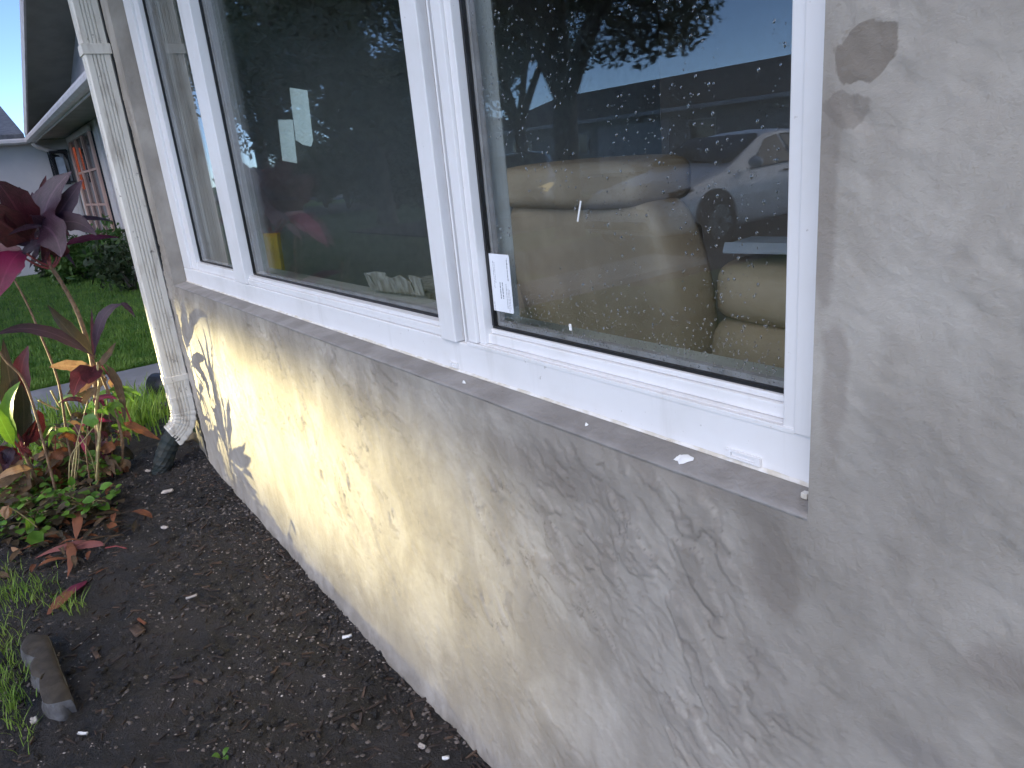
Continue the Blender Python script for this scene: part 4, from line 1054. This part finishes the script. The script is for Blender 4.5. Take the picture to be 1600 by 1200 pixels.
# separate pieces one can point at
def chip(u, v_, L, wd, rot, mat, name, lab, cat, th=.004):
    q = on_z(u, v_, .0); q.z = sz(q.x, q.y); q = on_z(u, v_, q.z + .004); q.z = sz(q.x, q.y) + .004
    bm = bmesh.new(); add_box(bm, -L/2, L/2, -wd/2, wd/2, 0, th); bmesh.ops.subdivide_edges(bm, edges=bm.edges[:], cuts=2, use_grid_fill=True)
    rr_ = random.Random(int(u*7+v_)); 
    for vv in bm.verts: vv.co += Vector((rr_.uniform(-1,1)*L*.04, rr_.uniform(-1,1)*wd*.12, rr_.uniform(-.3,.5)*th + .12*vv.co.x*vv.co.x/L))
    o = bobj(name, bm, M[mat], None, True); o.location = q; o.rotation_euler = (R_(6), R_(-5), R_(rot)); tag(o, lab, cat); return o
chip(543, 996, .028, .008, 60, 'paint_white', 'plaster_chip', 'white plaster chip on the soil nearest the wall foot', 'chip', .006)
chip(130, 1148, .030, .006, 40, 'paint_white', 'plaster_chip', 'slim white stick-like chip below the scalloped edging', 'chip', .005)
chip(258, 826, .034, .012, 30, 'shell', 'plaster_chip', 'pale chip on the soil halfway to the downspout', 'chip', .006)
chip(230, 730, .045, .012, 15, 'shell', 'plaster_chip', 'pale chip on the soil below the drain pipe', 'chip', .005)
chip(262, 768, .05, .018, 50, 'shell', 'plaster_chip', 'ragged pale crumb near the plants and wall', 'chip', .007)
chip(300, 935, .035, .007, 70, 'shell', 'plaster_chip', 'bent pale twig-like chip in the middle of the soil', 'chip', .005)
chip(660, 1168, .018, .009, 20, 'shell', 'plaster_chip', 'small white shell chip near the bottom of the wall foot', 'chip', .006)
chip(697, 1185, .016, .007, 60, 'paint_white', 'plaster_chip', 'small white chip lowest along the wall foot', 'chip', .005)
chip(55, 1128, .020, .015, 0, 'shell', 'pebble', 'round pale pebble under the scalloped edging', 'pebble', .010)
chip(215, 985, .075, .030, 8, 'bark', 'bark_piece', 'flat grey-brown bark slab on the soil', 'bark', .006)
chip(222, 972, .060, .008, 12, 'rust', 'bark_piece', 'thin rusty bark strip above the flat bark slab', 'bark', .004)
chip(150, 1022, .085, .012, 4, 'bark', 'bark_piece', 'long reddish bark splinter right of the scalloped edging', 'bark', .005)
chip(282, 1058, .05, .010, 55, 'dark_chip', 'bark_piece', 'dark bark sliver in the middle of the soil', 'bark', .006)
# fallen leaves
def fallen(a, m, b, wpx, mat, lab, lift=.012, mat2=None):
    A = on_z(*a, 0); B = on_z(*b, 0); Mm = on_z(*m, 0)
    for q in (A, B, Mm): q.z = sz(q.x, q.y) + .008
    Mm.z += lift*2; loc = (A+B)/2; loc.z -= .008
    fl = thing('fallen_leaf', lab, 'leaf', loc)
    w_ = wpx / 420
    if mat2:
        mid = bez(A, Mm, B, 3)[1]
        V, Fc = leaf_data(A-loc, (A+Mm)/2-loc, mid-loc, w_, -.25, 8, Vector((.1,-.2,1)), 0, 0)
        for i in range(8):      # broad at the cut end
            k = min(1, i/3); c_ = V[i*3+1]; 
            for j in (0, 2): V[i*3+j] = c_ + (V[i*3+j]-c_).normalized()*w_*.5*math.sin(math.pi*.5*min(1, (i+.6)/5))
        mobj('blade_half', V, Fc, M[mat], fl, True)
        V, Fc = leaf_data(B-loc, (B+Mm)/2-loc, mid-loc, w_, -.25, 8, Vector((.1,-.2,1)), 0, 0)
        for i in range(8):
            c_ = V[i*3+1]
            for j in (0, 2): V[i*3+j] = c_ + (V[i*3+j]-c_).normalized()*w_*.5*math.sin(math.pi*.5*min(1, (i+.6)/5))
        mobj('blade_half', V, Fc, M[mat2], fl, True)
    else:
        V, Fc = leaf_data(A-loc, Mm-loc, B-loc, w_, -.3, 11, Vector((.1,-.3,1)), 0, 0); mobj('blade', V, Fc, M[mat], fl, True)
    return fl
fl = fallen((165,856),(110,852),(55,876),22,'pinkleaf','long faded pink leaf lying across the soil below the plants')
tube('stalk', [on_z(165,856,.02)-fl.location, on_z(182,853,.025)-fl.location, on_z(198,857,.02)-fl.location], .003, M['redstem'], fl, 6)
fallen((136,912),(112,930),(76,964),24,'magenta','half crimson, half rust leaf lying by the grass tufts',.02,'rust')
fallen((104,852),(125,880),(106,906),15,'rust','dark curled leaf crossing the long pink one',.03)
fallen((20,862),(28,868),(38,872),8,'tan','little tan leaf scrap left of the long pink leaf',.006)
fallen((120,846),(132,820),(130,790),20,'rust','crumpled rust leaf hanging at the plant foot',.05)
# scalloped concrete edging piece
ed = thing('edging_block', 'scalloped grey concrete edging block half sunk at the left of the soil', 'edging')
L0 = on_z(34, 990, .05); L1 = on_z(86, 1106, .05); R0 = on_z(74, 988, .05); R1 = on_z(112, 1090, .05)
ax = (L1 - L0); side_ = Vector((ax.y, -ax.x, 0)).normalized()
if side_.x > 0 or (L0 + side_*.1 - R0).length < (L0 - R0).length: side_ = -side_
outl = []
for k in range(3):
    for i in range(8):
        t_ = (k + i/8)/3; bul = math.sin(math.pi*i/8)**.7
        outl.append(L0 + ax*t_ + side_*(.012 - .030*bul))
for i in range(9): outl.append(R1 + (R0 - R1)*(i/8) + Vector((.010*float(fbm(i*.9, 4.4, 3)) + .006*math.sin(math.pi*i/8), 0, 0)))
n = len(outl); V = []; c_ = sum(outl, Vector())/n
for z, g in ((-.06, 1.04), (.026, 1.0), (.042, .96), (.051, .86), (.054, .62)):
    for k, q in enumerate(outl):
        w_ = .012*float(fbm(q.x*30 + z*40, q.y*30, 3)); V.append(Vector((c_.x + (q.x-c_.x)*g + w_, c_.y + (q.y-c_.y)*g - w_, z + .012*float(fbm(q.x*45, q.y*45 + z*20, 3)))))
NR = 5
Fc = [(k*n+i, k*n+(i+1) % n, (k+1)*n+(i+1) % n, (k+1)*n+i) for k in range(2) for i in range(n)]; FT = [(k*n+i, k*n+(i+1) % n, (k+1)*n+(i+1) % n, (k+1)*n+i) for k in range(2) for i in range(n)] + [tuple(2*n+i for i in range(n))]
mobj('scalloped_face', V, Fc, M['edging_face'], ed)
for k in range(3):
    c0 = L0 + ax*((k + .5)/3) + side_*.012; bm = bmesh.new(); bmesh.ops.create_icosphere(bm, subdivisions=3, radius=1); al = math.atan2(ax.y, ax.x)
    for vv in bm.verts:
        kk = 1 + .25*float(fbm(vv.co.x*2 + k*9, vv.co.y*2 + vv.co.z*3, 3)); q_ = Vector((vv.co.x*ax.length*.172*kk, vv.co.y*.036*kk, min(vv.co.z, .75)*.050*kk))
        vv.co = Vector((q_.x*math.cos(al) - q_.y*math.sin(al), q_.x*math.sin(al) + q_.y*math.cos(al), q_.z)) + Vector((c0.x, c0.y, .004))
    bobj('lobe', bm, M['edging_face'], ed, True)
mobj('block_top', V[2*n:], FT, M['edging_top'], ed, True)
# stones by the downspout
def rock(u, v_, z, s, mat, lab, seed, name='stone', cat='stone'):
    q = on_z(u, v_, z); bm = bmesh.new(); bmesh.ops.create_icosphere(bm, subdivisions=2, radius=1)
    rr_ = random.Random(seed); o1 = rr_.uniform(0, 50)
    for vv in bm.verts:
        k = 1 + .5*float(fbm(vv.co.x*1.3+o1, vv.co.y*1.3+vv.co.z*2, 3)); vv.co = Vector((vv.co.x*s[0]*k, vv.co.y*s[1]*k, vv.co.z*s[2]*k))
    o = bobj(name, bm, M[mat], None, True); o.location = q; o.rotation_euler[2] = rr_.uniform(0, 3); tag(o, lab, cat); return o
rock(248, 662, .03, (.07,.05,.05), 'stone', 'tan stone with a dark top in front of the elbow', 1)
rock(294, 690, .05, (.06,.06,.06), 'stone', 'mossy stone tucked behind the downspout elbow', 2)
rock(254, 640, .0, (.08,.06,.05), 'edging_face', 'grey stone beyond the downspout by the black pipe', 3)
rock(160, 700, .05, (.05,.05,.05), 'edging_face', 'grey stone beside the drain pipe end', 4)
bp = thing('black_pipe', 'short black drain pipe end lying behind the downspout', 'pipe')
q = on_z(245, 608, .02); d = Vector((.75, .5, 0)).normalized(); d2 = Vector((-d.y, d.x, 0))
V = []; Fc = []; N_ = 18
for a, rad in ((0, .085), (0, .07), (.22, .07), (.22, .085)):
    for i in range(N_):
        th = 2*math.pi*i/N_; V.append(q + d*a + d2*rad*math.cos(th) + Vector((0,0,rad*math.sin(th)+.03)))
for a in range(4):
    for i in range(N_): Fc.append((a*N_+i, a*N_+(i+1) % N_, ((a+1) % 4)*N_+(i+1) % N_, ((a+1) % 4)*N_+i))
mobj('pipe', V, Fc, M['black_plastic'], bp, True)
q = on_z(263, 612, .03); oc = thing('clay_shard', 'orange clay shard propped behind the downspout', 'shard', q)
V = [(-.05,0,-.05),(.05,0,-.05),(.06,.01,.05),(.02,.02,.09),(-.04,.01,.07)]; V += [(a, b+.015, c) for a, b, c in V]
mobj('shard', V, [(0,1,2,3,4),(9,8,7,6,5)] + [(i, i+5, (i+1) % 5+5, (i+1) % 5) for i in range(5)], M['orange_clay'], oc)

# =================================================================== SHRUBS, TREES
def leaf_cloud(centers, n, s, mat, name, parent, seed, squash=1.0):
    rg = np.random.default_rng(seed); V = []; Fc = []
    cs = np.array([c[:3] for c in centers]); rd = np.array([c[3] for c in centers]); wts = rd**2 / (rd**2).sum()
    idx = rg.choice(len(cs), n, p=wts)
    d = rg.normal(size=(n, 3)); d /= np.linalg.norm(d, axis=1)[:, None]
    rr_ = rd[idx] * rg.random(n)**.45
    P = cs[idx] + d * rr_[:, None] * np.array([1, 1, squash])
    a = rg.normal(size=(n, 3)); a /= np.linalg.norm(a, axis=1)[:, None]; b = rg.normal(size=(n, 3)); b = np.cross(a, b); b /= np.linalg.norm(b, axis=1)[:, None]
    sz_ = s * rg.uniform(.6, 1.3, n)[:, None]
    Q = np.stack([P - a*sz_, P - b*sz_*.45, P + a*sz_, P + b*sz_*.45], 1).reshape(-1, 3)
    return qmesh(name, Q, np.arange(4*n).reshape(-1, 4), M[mat], parent, False)
def shrub(loc, rx, h, lab, seed, n=1500, mat='shrub', s=.06):
    r = random.Random(seed); t_ = thing('shrub', lab, 'shrub', loc, 0, 'shrubs along the gabled house')
    cs = [(r.uniform(-rx, rx)*.6, r.uniform(-rx, rx)*.5, h*r.uniform(.25, .75), h*.38) for i in range(7)]
    leaf_cloud(cs, n, s, mat, 'crown', t_, seed)
    V = []; Fc = []
    for c in cs:
        v_, f_ = tube_data([(0,0,-.02), (c[0]*.5, c[1]*.5, c[2]*.6), c[:3]], [.02,.014,.006], 5, False, len(V)); V += v_; Fc += f_
    mobj('trunk', V, Fc, M['oakbark'], t_, True)
shrub((-14.6, .80, -.05), .7, .75, 'rounded yellow-green shrub nearest the downspout below the far window', 1)
shrub((-16.0, .55, -.05), .7, .70, 'darker shrub at the foot of the wing wall', 2, mat='oakleaf')
shrub((-13.2, 1.0, -.05), .6, 1.0, 'taller thin shrub against the far window', 3, 900)
shrub((-11.8, 1.05, -.05), .5, .9, 'thin shrub just left of the downspout', 4, 700, 'oakleaf')

def oak(loc, forkh, limbs, lab, seed, crown_n=16000, tr=.26, lean=(0,0), leaf_s=.11, extra=()):
    r = random.Random(seed); t_ = thing('oak_tree', lab, 'tree', loc)
    fork = Vector((lean[0], lean[1], forkh))
    V, Fc = tube_data([(0,0,-.1), (lean[0]*.2, lean[1]*.2, .25), fork*.55, fork], [tr*1.35, tr*1.05, tr*.92, tr*.9], 12, False)
    cs = []; pts_all = []
    for (az, reach, top, rc) in limbs:
        a = R_(az); tip = fork + Vector((math.cos(a)*reach, math.sin(a)*reach, top - forkh)); mid = fork + Vector((math.cos(a)*reach*.35, math.sin(a)*reach*.35, (top-forkh)*.55))
        pts = bez(fork - Vector((0,0,.15)), mid, tip, 9); rad = [tr*(.62 - .055*i) for i in range(9)]
        v_, f_ = tube_data(pts, rad, 8, False, len(V)); V += v_; Fc += f_
        cs.append((*tip, rc)); pts_all += pts[4:]
        for k in range(5):
            p0 = pts[r.randint(4, 8)]; e = p0 + Vector((r.uniform(-1,1), r.uniform(-1,1), r.uniform(-.15,.9)))*r.uniform(.8, 1.7)
            v_, f_ = tube_data([p0, (p0+e)/2 + Vector((0,0,.15)), e], [tr*.18, tr*.11, tr*.04], 6, False, len(V)); V += v_; Fc += f_
            cs.append((*e, r.uniform(.45, .95)))
    for e in extra:
        e3 = Vector(e[:3]); p0 = min(pts_all, key=lambda q: (q - e3).length)
        v_, f_ = tube_data([p0, (p0 + e3)/2 + Vector((0, 0, .12)), e3], [tr*.16, tr*.10, tr*.04], 6, False, len(V)); V += v_; Fc += f_
        cs.append(e); pts_all.append(e3)
    mobj('trunk', V, Fc, M['oakbark'], t_, True)
    leaf_cloud(cs, crown_n, leaf_s, 'oakleaf', 'crown', t_, seed, .75)
    return t_
p1 = seen_in_glass(880, 230, -7.5)
ex_ = []
for (u, v_, rc) in ((960, 40, .55), (1000, 75, .38), (1030, 40, .50), (1062, 60, .34), (1085, 22, .40), (1010, 5, .7), (955, 85, .3), (1055, -20, .7)):
    q = seen_in_glass(u, v_, -7.5); ex_.append((q.x - p1.x, 0, q.z + .12, rc))
oak((p1.x, -7.5, -.12), 2.25, [(95, 1.9, 5.4, 1.5), (18, 3.6, 4.3, 1.2), (40, 3.0, 5.4, 1.4), (200, 2.6, 5.2, 1.5), (150, 2.4, 6.0, 1.6), (300, 2.4, 5.8, 1.6), (250, 2.8, 5.0, 1.4), (60, 2.2, 6.4, 1.5)],
    'large oak nearest the white car, mirrored in the sliding pane', 1, 46000, .22, (.1, 0), .062, ex_)
p2 = seen_in_glass(818, 190, -12.6)
oak((p2.x, -12.6, -.12), 2.2, [(60, 2.4, 5.2, 1.6), (180, 2.6, 5.0, 1.6), (120, 2.5, 5.8, 1.7), (240, 2.2, 5.6, 1.6), (330, 2.4, 5.9, 1.5)],
    'second oak beside the large one, left in the sliding pane', 2, 30000, .20, (-.25, 0), .08)
p3 = seen_in_glass(590, 240, -8.2)
oak((p3.x, -8.2, -.09), 1.7, [(20, 2.6, 3.0, 1.6), (140, 2.8, 3.0, 1.7), (215, 2.6, 3.2, 1.7), (300, 2.6, 3.1, 1.6), (40, 2.8, 4.6, 1.7), (110, 2.6, 5.4, 1.9), (180, 3.0, 4.4, 1.8), (260, 2.6, 5.2, 1.8), (320, 2.6, 5.6, 1.8), (80, 3.6, 3.7, 1.5)],
    'dark oak mirrored in the big pane behind the paper strips', 3, 30000, .24, leaf_s=.085)
p4 = seen_in_glass(400, 200, -11.5)
oak((p4.x, -11.5, -.12), 3.2, [(30, 4.8, 7.6, 2.8), (110, 4.4, 9.2, 3.0), (190, 4.8, 7.4, 2.9), (270, 4.4, 8.4, 2.8), (340, 5.0, 9.0, 2.8), (60, 3.0, 11.5, 2.8)],
    'farthest oak, mirrored at the left of the big pane', 4, 26000, .34, leaf_s=.15)

for k, (u, y, h, lab) in enumerate(((448, -14.0, 5.2, 'tall bush mirrored behind the shorter paper strip'), (478, -14.2, 4.6, 'tall bush mirrored behind the taller paper strip'), (505, -11.6, 2.6, 'tall hedge bush farthest left behind the oaks'), (540, -11.4, 2.8, 'tall hedge bush behind the dark oak trunk'), (578, -11.8, 3.0, 'tall hedge bush between the dark oak and the mullion'), (618, -11.4, 2.8, 'tall hedge bush mirrored against the middle mullion'), (655, -11.7, 2.7, 'tall hedge bush behind the car with lit headlights'))):
    q = seen_in_glass(u, 300, y); r_ = random.Random(50 + k); hb = thing('hedge_bush', lab, 'bush', (q.x, y, -.13), 0, 'tall bushes along the side of the yard')
    cs = [(r_.uniform(-1.1, 1.1), r_.uniform(-.6, .6), h*r_.uniform(.2, .8), h*.26) for i in range(9)]
    leaf_cloud(cs, 6000, .09, 'oakleaf', 'crown', hb, 70 + k)
    V = []; Fc = []
    for c in cs:
        v_, f_ = tube_data([(0,0,-.05), (c[0]*.5, c[1]*.5, c[2]*.6), c[:3]], [.04,.025,.01], 5, False, len(V)); V += v_; Fc += f_
    mobj('trunk', V, Fc, M['oakbark'], hb, True)

# =================================================================== HOUSES ACROSS THE STREET
def far_house(x0, x1, yf, eave, ridge, lab, wins, seed, doors=()):
    t_ = thing('house', lab, 'house')
    box('wall', x0, x1, yf - 9, yf, -.2, eave, M['wall_far'], t_)
    ym = yf - 4.5
    V = [(x0-.6, yf+.7, eave-.1), (x1+.6, yf+.7, eave-.1), (x1-2.5, ym, ridge), (x0+2.5, ym, ridge), (x0-.6, yf-9.7, eave-.1), (x1+.6, yf-9.7, eave-.1)]
    mobj('roof', V, [(0,1,2,3),(5,4,3,2),(1,5,2),(4,0,3),(0,4,5,1)], M['roof_dark'], t_)
    box('fascia', x0-.62, x1+.62, yf+.701, yf+.74, eave-.24, eave-.06, M['trim'], t_)
    for (a, b, z0, z1) in wins:
        w_ = box('window', a, b, yf+.001, yf+.05, z0, z1, M['trim'], t_); box('pane', a+.08, b-.08, yf+.051, yf+.06, z0+.08, z1-.08, M['pane_dark'], w_)
    for (a, b, h) in doors: box('garage_door', a, b, yf+.001, yf+.05, -.15, h, M['trim'], t_)
    return t_
far_house(-41, -17, -27.5, 2.75, 4.55, 'long low dark-roofed house across the street behind the white car', [(-38,-36,.9,2.1), (-33,-31,.9,2.1), (-24,-22.4,.9,2.1)], 1, ((-30.2,-25.2,2.2),))
far_house(-13, 8, -28.5, 2.75, 4.5, 'low house across the street, right of the dark-roofed one', [(-10,-8,.9,2.1), (-3,-1,.9,2.1)], 2)
far_house(-78, -46, -27.5, 2.75, 4.6, 'low grey house across the street, mirrored left of the paper strips', [(-70,-68,.9,2.1), (-60,-58,.9,2.1)], 3)
# porch lamps that show as warm points in the glass
for k, (u, v_, y, lab) in enumerate(((487, 258, -13.8, 'lit porch post lamp mirrored right below the paper strips'), (451, 265, -13.2, 'lit post lamp mirrored under the shorter paper strip'), (366, 258, -9.0, 'lit post lamp mirrored beside the far sash post'))):
    q = seen_in_glass(u, v_, y); pl = thing('post_lamp', lab, 'lamp', (q.x, y, -.13), 0, 'lit post lamps along the street')
    H = q.z + .13
    tube('post', [(0,0,0), (0,0,H-.14)], .04, M['black_metal'], pl, 8)
    bm = bmesh.new(); bmesh.ops.create_icosphere(bm, subdivisions=2, radius=.13); o = bobj('globe', bm, M['lamp_glow'], pl, True); o.location = (0, 0, H)
    bm = bmesh.new(); bmesh.ops.create_cone(bm, cap_ends=True, segments=10, radius1=.16, radius2=.03, depth=.08); o = bobj('cap', bm, M['black_metal'], pl); o.location = (0, 0, H + .15)

# =================================================================== CARS
def car(name, lab, loc, rz, paint, kind='sedan', lit=False):
    """front of the car points to +y of its own frame, centre of the wheelbase at the origin"""
    t_ = thing(name, lab, 'car', loc, rz)
    if kind == 'sedan':
        # y, half width, sill z, shoulder z, top half width, top z
        T = [(2.35,.62,.32,.56,.50,.60), (2.28,.78,.24,.66,.60,.71), (2.05,.90,.20,.76,.66,.80), (1.55,.925,.19,.84,.68,.90), (1.05,.925,.18,.90,.70,.99),
             (.92,.925,.18,.92,.70,1.02), (.10,.93,.18,.95,.60,1.38), (-.30,.93,.18,.96,.57,1.44), (-.9,.93,.18,.97,.57,1.43), (-1.5,.925,.19,.99,.56,1.32), (-2.05,.90,.22,1.00,.58,1.08), (-2.30,.82,.30,.97,.60,1.02), (-2.36,.72,.36,.70,.55,.74)]
        cab = (5, 10); L = 2.35
    else:
        T = [(2.35,.66,.40,.80,.55,.86), (2.30,.82,.34,.92,.66,1.00), (2.1,.92,.30,1.02,.74,1.09), (1.5,.95,.28,1.06,.76,1.14), (1.0,.95,.28,1.09,.76,1.19),
             (.85,.95,.28,1.10,.76,1.22), (.25,.95,.28,1.12,.68,1.68), (-.2,.95,.28,1.13,.66,1.76), (-1.0,.95,.28,1.13,.66,1.77), (-1.7,.95,.30,1.13,.66,1.74), (-2.15,.93,.32,1.13,.64,1.62), (-2.35,.90,.36,1.10,.66,1.16), (-2.38,.85,.42,.80,.60,.84)]
        cab = (5, 11); L = 2.35
    rows = []
    for (y, w_, s, b, tw, tz) in T:
        half = [(w_*.80, s), (w_*.97, s+.06), (w_, s + (b-s)*.42), (w_*.985, s + (b-s)*.75), (w_*.93, b), (tw*1.03, tz - .05*(tz-b > .2)), (tw*.86, tz), (tw*.4, tz + .018), (0, tz + .022)]
        rows.append([(x, y, z) for x, z in half] + [(-x, y, z) for x, z in reversed(half[:-1])])
    m_ = len(rows[0]); V = [p for r_ in rows for p in r_]; Fc = []
    def q(i, k): return (i*m_+k, i*m_+k+1, (i+1)*m_+k+1, (i+1)*m_+k)
    glass_side, glass_front, glass_back = [], [], []
    for i in range(len(rows)-1):
        for k in range(m_-1):
            Fc.append(q(i, k))
        Fc.append((i*m_+m_-1, i*m_, (i+1)*m_, (i+1)*m_+m_-1))
    Fc.append(tuple(range(m_))); Fc.append(tuple(reversed([(len(rows)-1)*m_+k for k in range(m_)])))
    body = mobj('body', V, Fc, M[paint], t_, True)
    md = body.modifiers.new('s', 'SUBSURF'); md.levels = 1; md.render_levels = 2
    def patch(name, quads, lift, mat, inset):
        """pane lying on the body: corners moved towards the centre and out along the normal"""
        bm = bmesh.new()
        for c4 in quads:
            P4 = [Vector(p) for p in c4]; c_ = sum(P4, Vector())/len(P4); nn = (P4[1]-P4[0]).cross(P4[-1]-P4[0]).normalized()
            if nn.dot(c_ - Vector((0, 0, .7))) < 0: nn = -nn
            P4 = [c_ + (p-c_)*inset + nn*lift for p in P4]; Q4 = [p - nn*lift*1.5 for p in P4]
            a = [bm.verts.new(p) for p in P4]; b = [bm.verts.new(p) for p in Q4]; n4 = len(a)
            bm.faces.new(a); bm.faces.new(list(reversed(b)))
            for i in range(n4): bm.faces.new((a[i], b[i], b[(i+1) % n4], a[(i+1) % n4]))
        bmesh.ops.recalc_face_normals(bm, faces=bm.faces[:])
        return bobj(name, bm, M[mat], t_)
    i0, i1 = cab
    bl = lambda i, s: Vector((s*rows[i][4][0], rows[i][4][1], rows[i][4][2])); tl = lambda i, s: Vector((s*rows[i][5][0], rows[i][5][1], rows[i][5][2]))
    # windscreen and rear screen
    a0, a1 = rows[i0], rows[i0+1]
    patch('windscreen', [[(a0[5][0]*.98, a0[5][1]-.06, a0[5][2]+.05), (-a0[5][0]*.98, a0[5][1]-.06, a0[5][2]+.05), (-a1[5][0]*.97, a1[5][1]+.02, a1[6][2]-.01), (a1[5][0]*.97, a1[5][1]+.02, a1[6][2]-.01)]], .035, 'car_glass', 1.0)
    a0, a1 = rows[i1-1], rows[i1]
    patch('rear_screen', [[(a0[5][0]*.95, a0[5][1], a0[5][2]), (-a0[5][0]*.95, a0[5][1], a0[5][2]), (-a1[5][0]*.95, a1[5][1], a1[5][2]), (a1[5][0]*.95, a1[5][1], a1[5][2])]], .03, 'car_glass', .9)
    ymid = -.35
    for s in (-1, 1):
        o3 = Vector((s*.012, 0, 0))
        f1 = [bl(i0,s)*.75 + bl(i0+1,s)*.25 + Vector((0,-.1,.02)), tl(i0+1,s) + Vector((0,-.10,-.03)), tl(i0+2,s) + Vector((0,-.02,-.035)), bl(i0+2,s) + Vector((0,-.02,.02))]
        f2 = [bl(i0+2,s) + Vector((0,-.10,.02)), tl(i0+2,s) + Vector((0,-.10,-.035)), tl(i0+3,s) + Vector((0,-.0,-.035)), tl(i0+4,s) + Vector((0,.05,-.06)), bl(i0+4,s) + Vector((0,.12,.03))]
        patch('side_window', [f1], .022, 'car_glass', 1.0); patch('side_window', [f2], .022, 'car_glass', 1.0)
        # mirror, handles, lamps
        o = soft_box('side_mirror', s*1.0-.10, s*1.0+.10, .62, .78, rows[i0][4][2]+.05, rows[i0][4][2]+.19, M[paint], t_, .5, None, .1, 3)
        for yy in (-.15, -1.05): box('door_handle', s*.925-.012, s*.925+.012, yy-.10, yy+.10, rows[7][4][2]-.10, rows[7][4][2]-.075, M['fabric_trim'], t_, .004)
        h = rows[2][4][2]
        hl = patch('headlight', [[(s*.50, 2.25, h-.11), (s*.80, 2.16, h-.09), (s*.90, 1.86, h+.03), (s*.84, 1.80, h+.045), (s*.60, 2.12, h-.02)]], .03, 'headlamp_glow' if lit else 'headlamp', 1.0)
        tlp = patch('tail_light', [[(s*.45, -2.36, .86), (s*.80, -2.30, .88), (s*.88, -2.12, .92), (s*.82, -2.16, .99), (s*.5, -2.35, .97)]], .03, 'car_red', 1.0)
        for yy in (1.42, -1.43):
            rw = .345 if kind == 'sedan' else .385
            bm = bmesh.new(); bmesh.ops.create_cone(bm, cap_ends=True, segments=28, radius1=rw+.055, radius2=rw+.055, depth=.05)
            o = bobj('wheel_arch', bm, M['fabric_trim'], t_); o.rotation_euler = (0, R_(90), 0); o.location = (s*.918, yy, rw+.02)
            whl = empty('wheel', (s*.86, yy, rw), t_)
            pr = [(.0, .11), (rw*.64, .11), (rw*.66, .125), (rw*.92, .13), (rw, .09), (rw, -.09), (rw*.92, -.12), (0, -.12)]
            Vw = []; N_ = 28
            for (ra, xx) in pr:
                for i in range(N_): th = 2*math.pi*i/N_; Vw.append((s*xx, ra*math.cos(th), ra*math.sin(th)))
            Fw = [(j*N_+i, j*N_+(i+1) % N_, (j+1)*N_+(i+1) % N_, (j+1)*N_+i) for j in range(len(pr)-1) for i in range(N_)]
            mobj('tyre', Vw, Fw, M['tyre'], whl, True)
            bm = bmesh.new()
            for i in range(10):
                th = 2*math.pi*i/10; c1, s1 = math.cos(th), math.sin(th); b = [(.05, -.03), (rw*.62, -.045), (rw*.62, .045), (.05, .03)]
                vv = [bm.verts.new((s*xx, ra*c1 - l*s1, ra*s1 + l*c1)) for xx in (.112, .128) for ra, l in b]
                for f in ((0,1,2,3),(7,6,5,4),(0,4,5,1),(1,5,6,2),(2,6,7,3),(3,7,4,0)): bm.faces.new([vv[k] for k in f])
            bobj('rim', bm, M['rim'], whl)
    patch('lower_grille', [[(-.62, 2.37, .34), (.62, 2.37, .34), (.56, 2.385, .44), (-.56, 2.385, .44)]], .02, 'fabric_trim', 1.0)
    if kind != 'sedan': patch('grille', [[(-.5, 2.38, .62), (.5, 2.38, .62), (.48, 2.375, .80), (-.48, 2.375, .80)]], .02, 'fabric_trim', 1.0)
    return t_
car('car', 'white sedan facing the house, mirrored in the sliding pane', (-7.2, -8.5, -.10), 0.0, 'car_white')
car('car', 'dark red sport utility car mirrored at the left of the big pane', (-28.6, -8.7, -.122), R_(-62), 'car_red', 'suv')
# the car whose dipped beam lights the foot of the wall
HC = Vector((-13.58, -9.44, -.10)); HR = R_(-45)
car('car', 'dark car with lit headlights mirrored behind the middle mullion', HC, HR, 'car_dark', 'sedan', True)
fv = Vector((-math.sin(HR), math.cos(HR), 0)); rv = Vector((math.cos(HR), math.sin(HR), 0))
for s, pw in ((1, 1.0), (-1, .0)):
    if pw == 0: continue
    lp = bpy.data.lights.new('headlamp_beam', 'SPOT'); lp.energy = 13600 * pw; lp.color = (1.0, .87, .44); lp.shadow_soft_size = .05
    lp.spot_size = R_(15.5); lp.spot_blend = 1.0
    lo = bpy.data.objects.new('headlamp_beam', lp); COL.objects.link(lo)
    pos = HC + fv*2.42 + rv*.66*s + Vector((0,0,.70)); tgt = Vector((-3.20, 0, .50)); lo.location = pos
    lo.rotation_euler = (pos - tgt).to_track_quat('Z', 'Y').to_euler()
    # dipped beam: cut off at the lamp's own height, fading to the offside
    lp.use_nodes = True; lt = lp.node_tree; em = lt.nodes['Emission']
    ge = lt.nodes.new('ShaderNodeNewGeometry'); sp = lt.nodes.new('ShaderNodeSeparateXYZ'); lt.links.new(ge.outputs['Incoming'], sp.inputs[0])
    def ramp(a, b, c, d):
        mr = lt.nodes.new('ShaderNodeMapRange'); mr.interpolation_type = 'SMOOTHSTEP'
        for k, q in zip(('From Min', 'From Max', 'To Min', 'To Max'), (a, b, c, d)): mr.inputs[k].default_value = q
        lt.links.new(sp.outputs['Z'], mr.inputs['Value']); return mr.outputs['Result']
    mu = lt.nodes.new('ShaderNodeMath'); mu.operation = 'MULTIPLY'
    lt.links.new(ramp(.026, .002, 0, 1), mu.inputs[0]); lt.links.new(ramp(-.004, -.056, 1, .06), mu.inputs[1])
    lt.links.new(mu.outputs[0], em.inputs['Strength'])
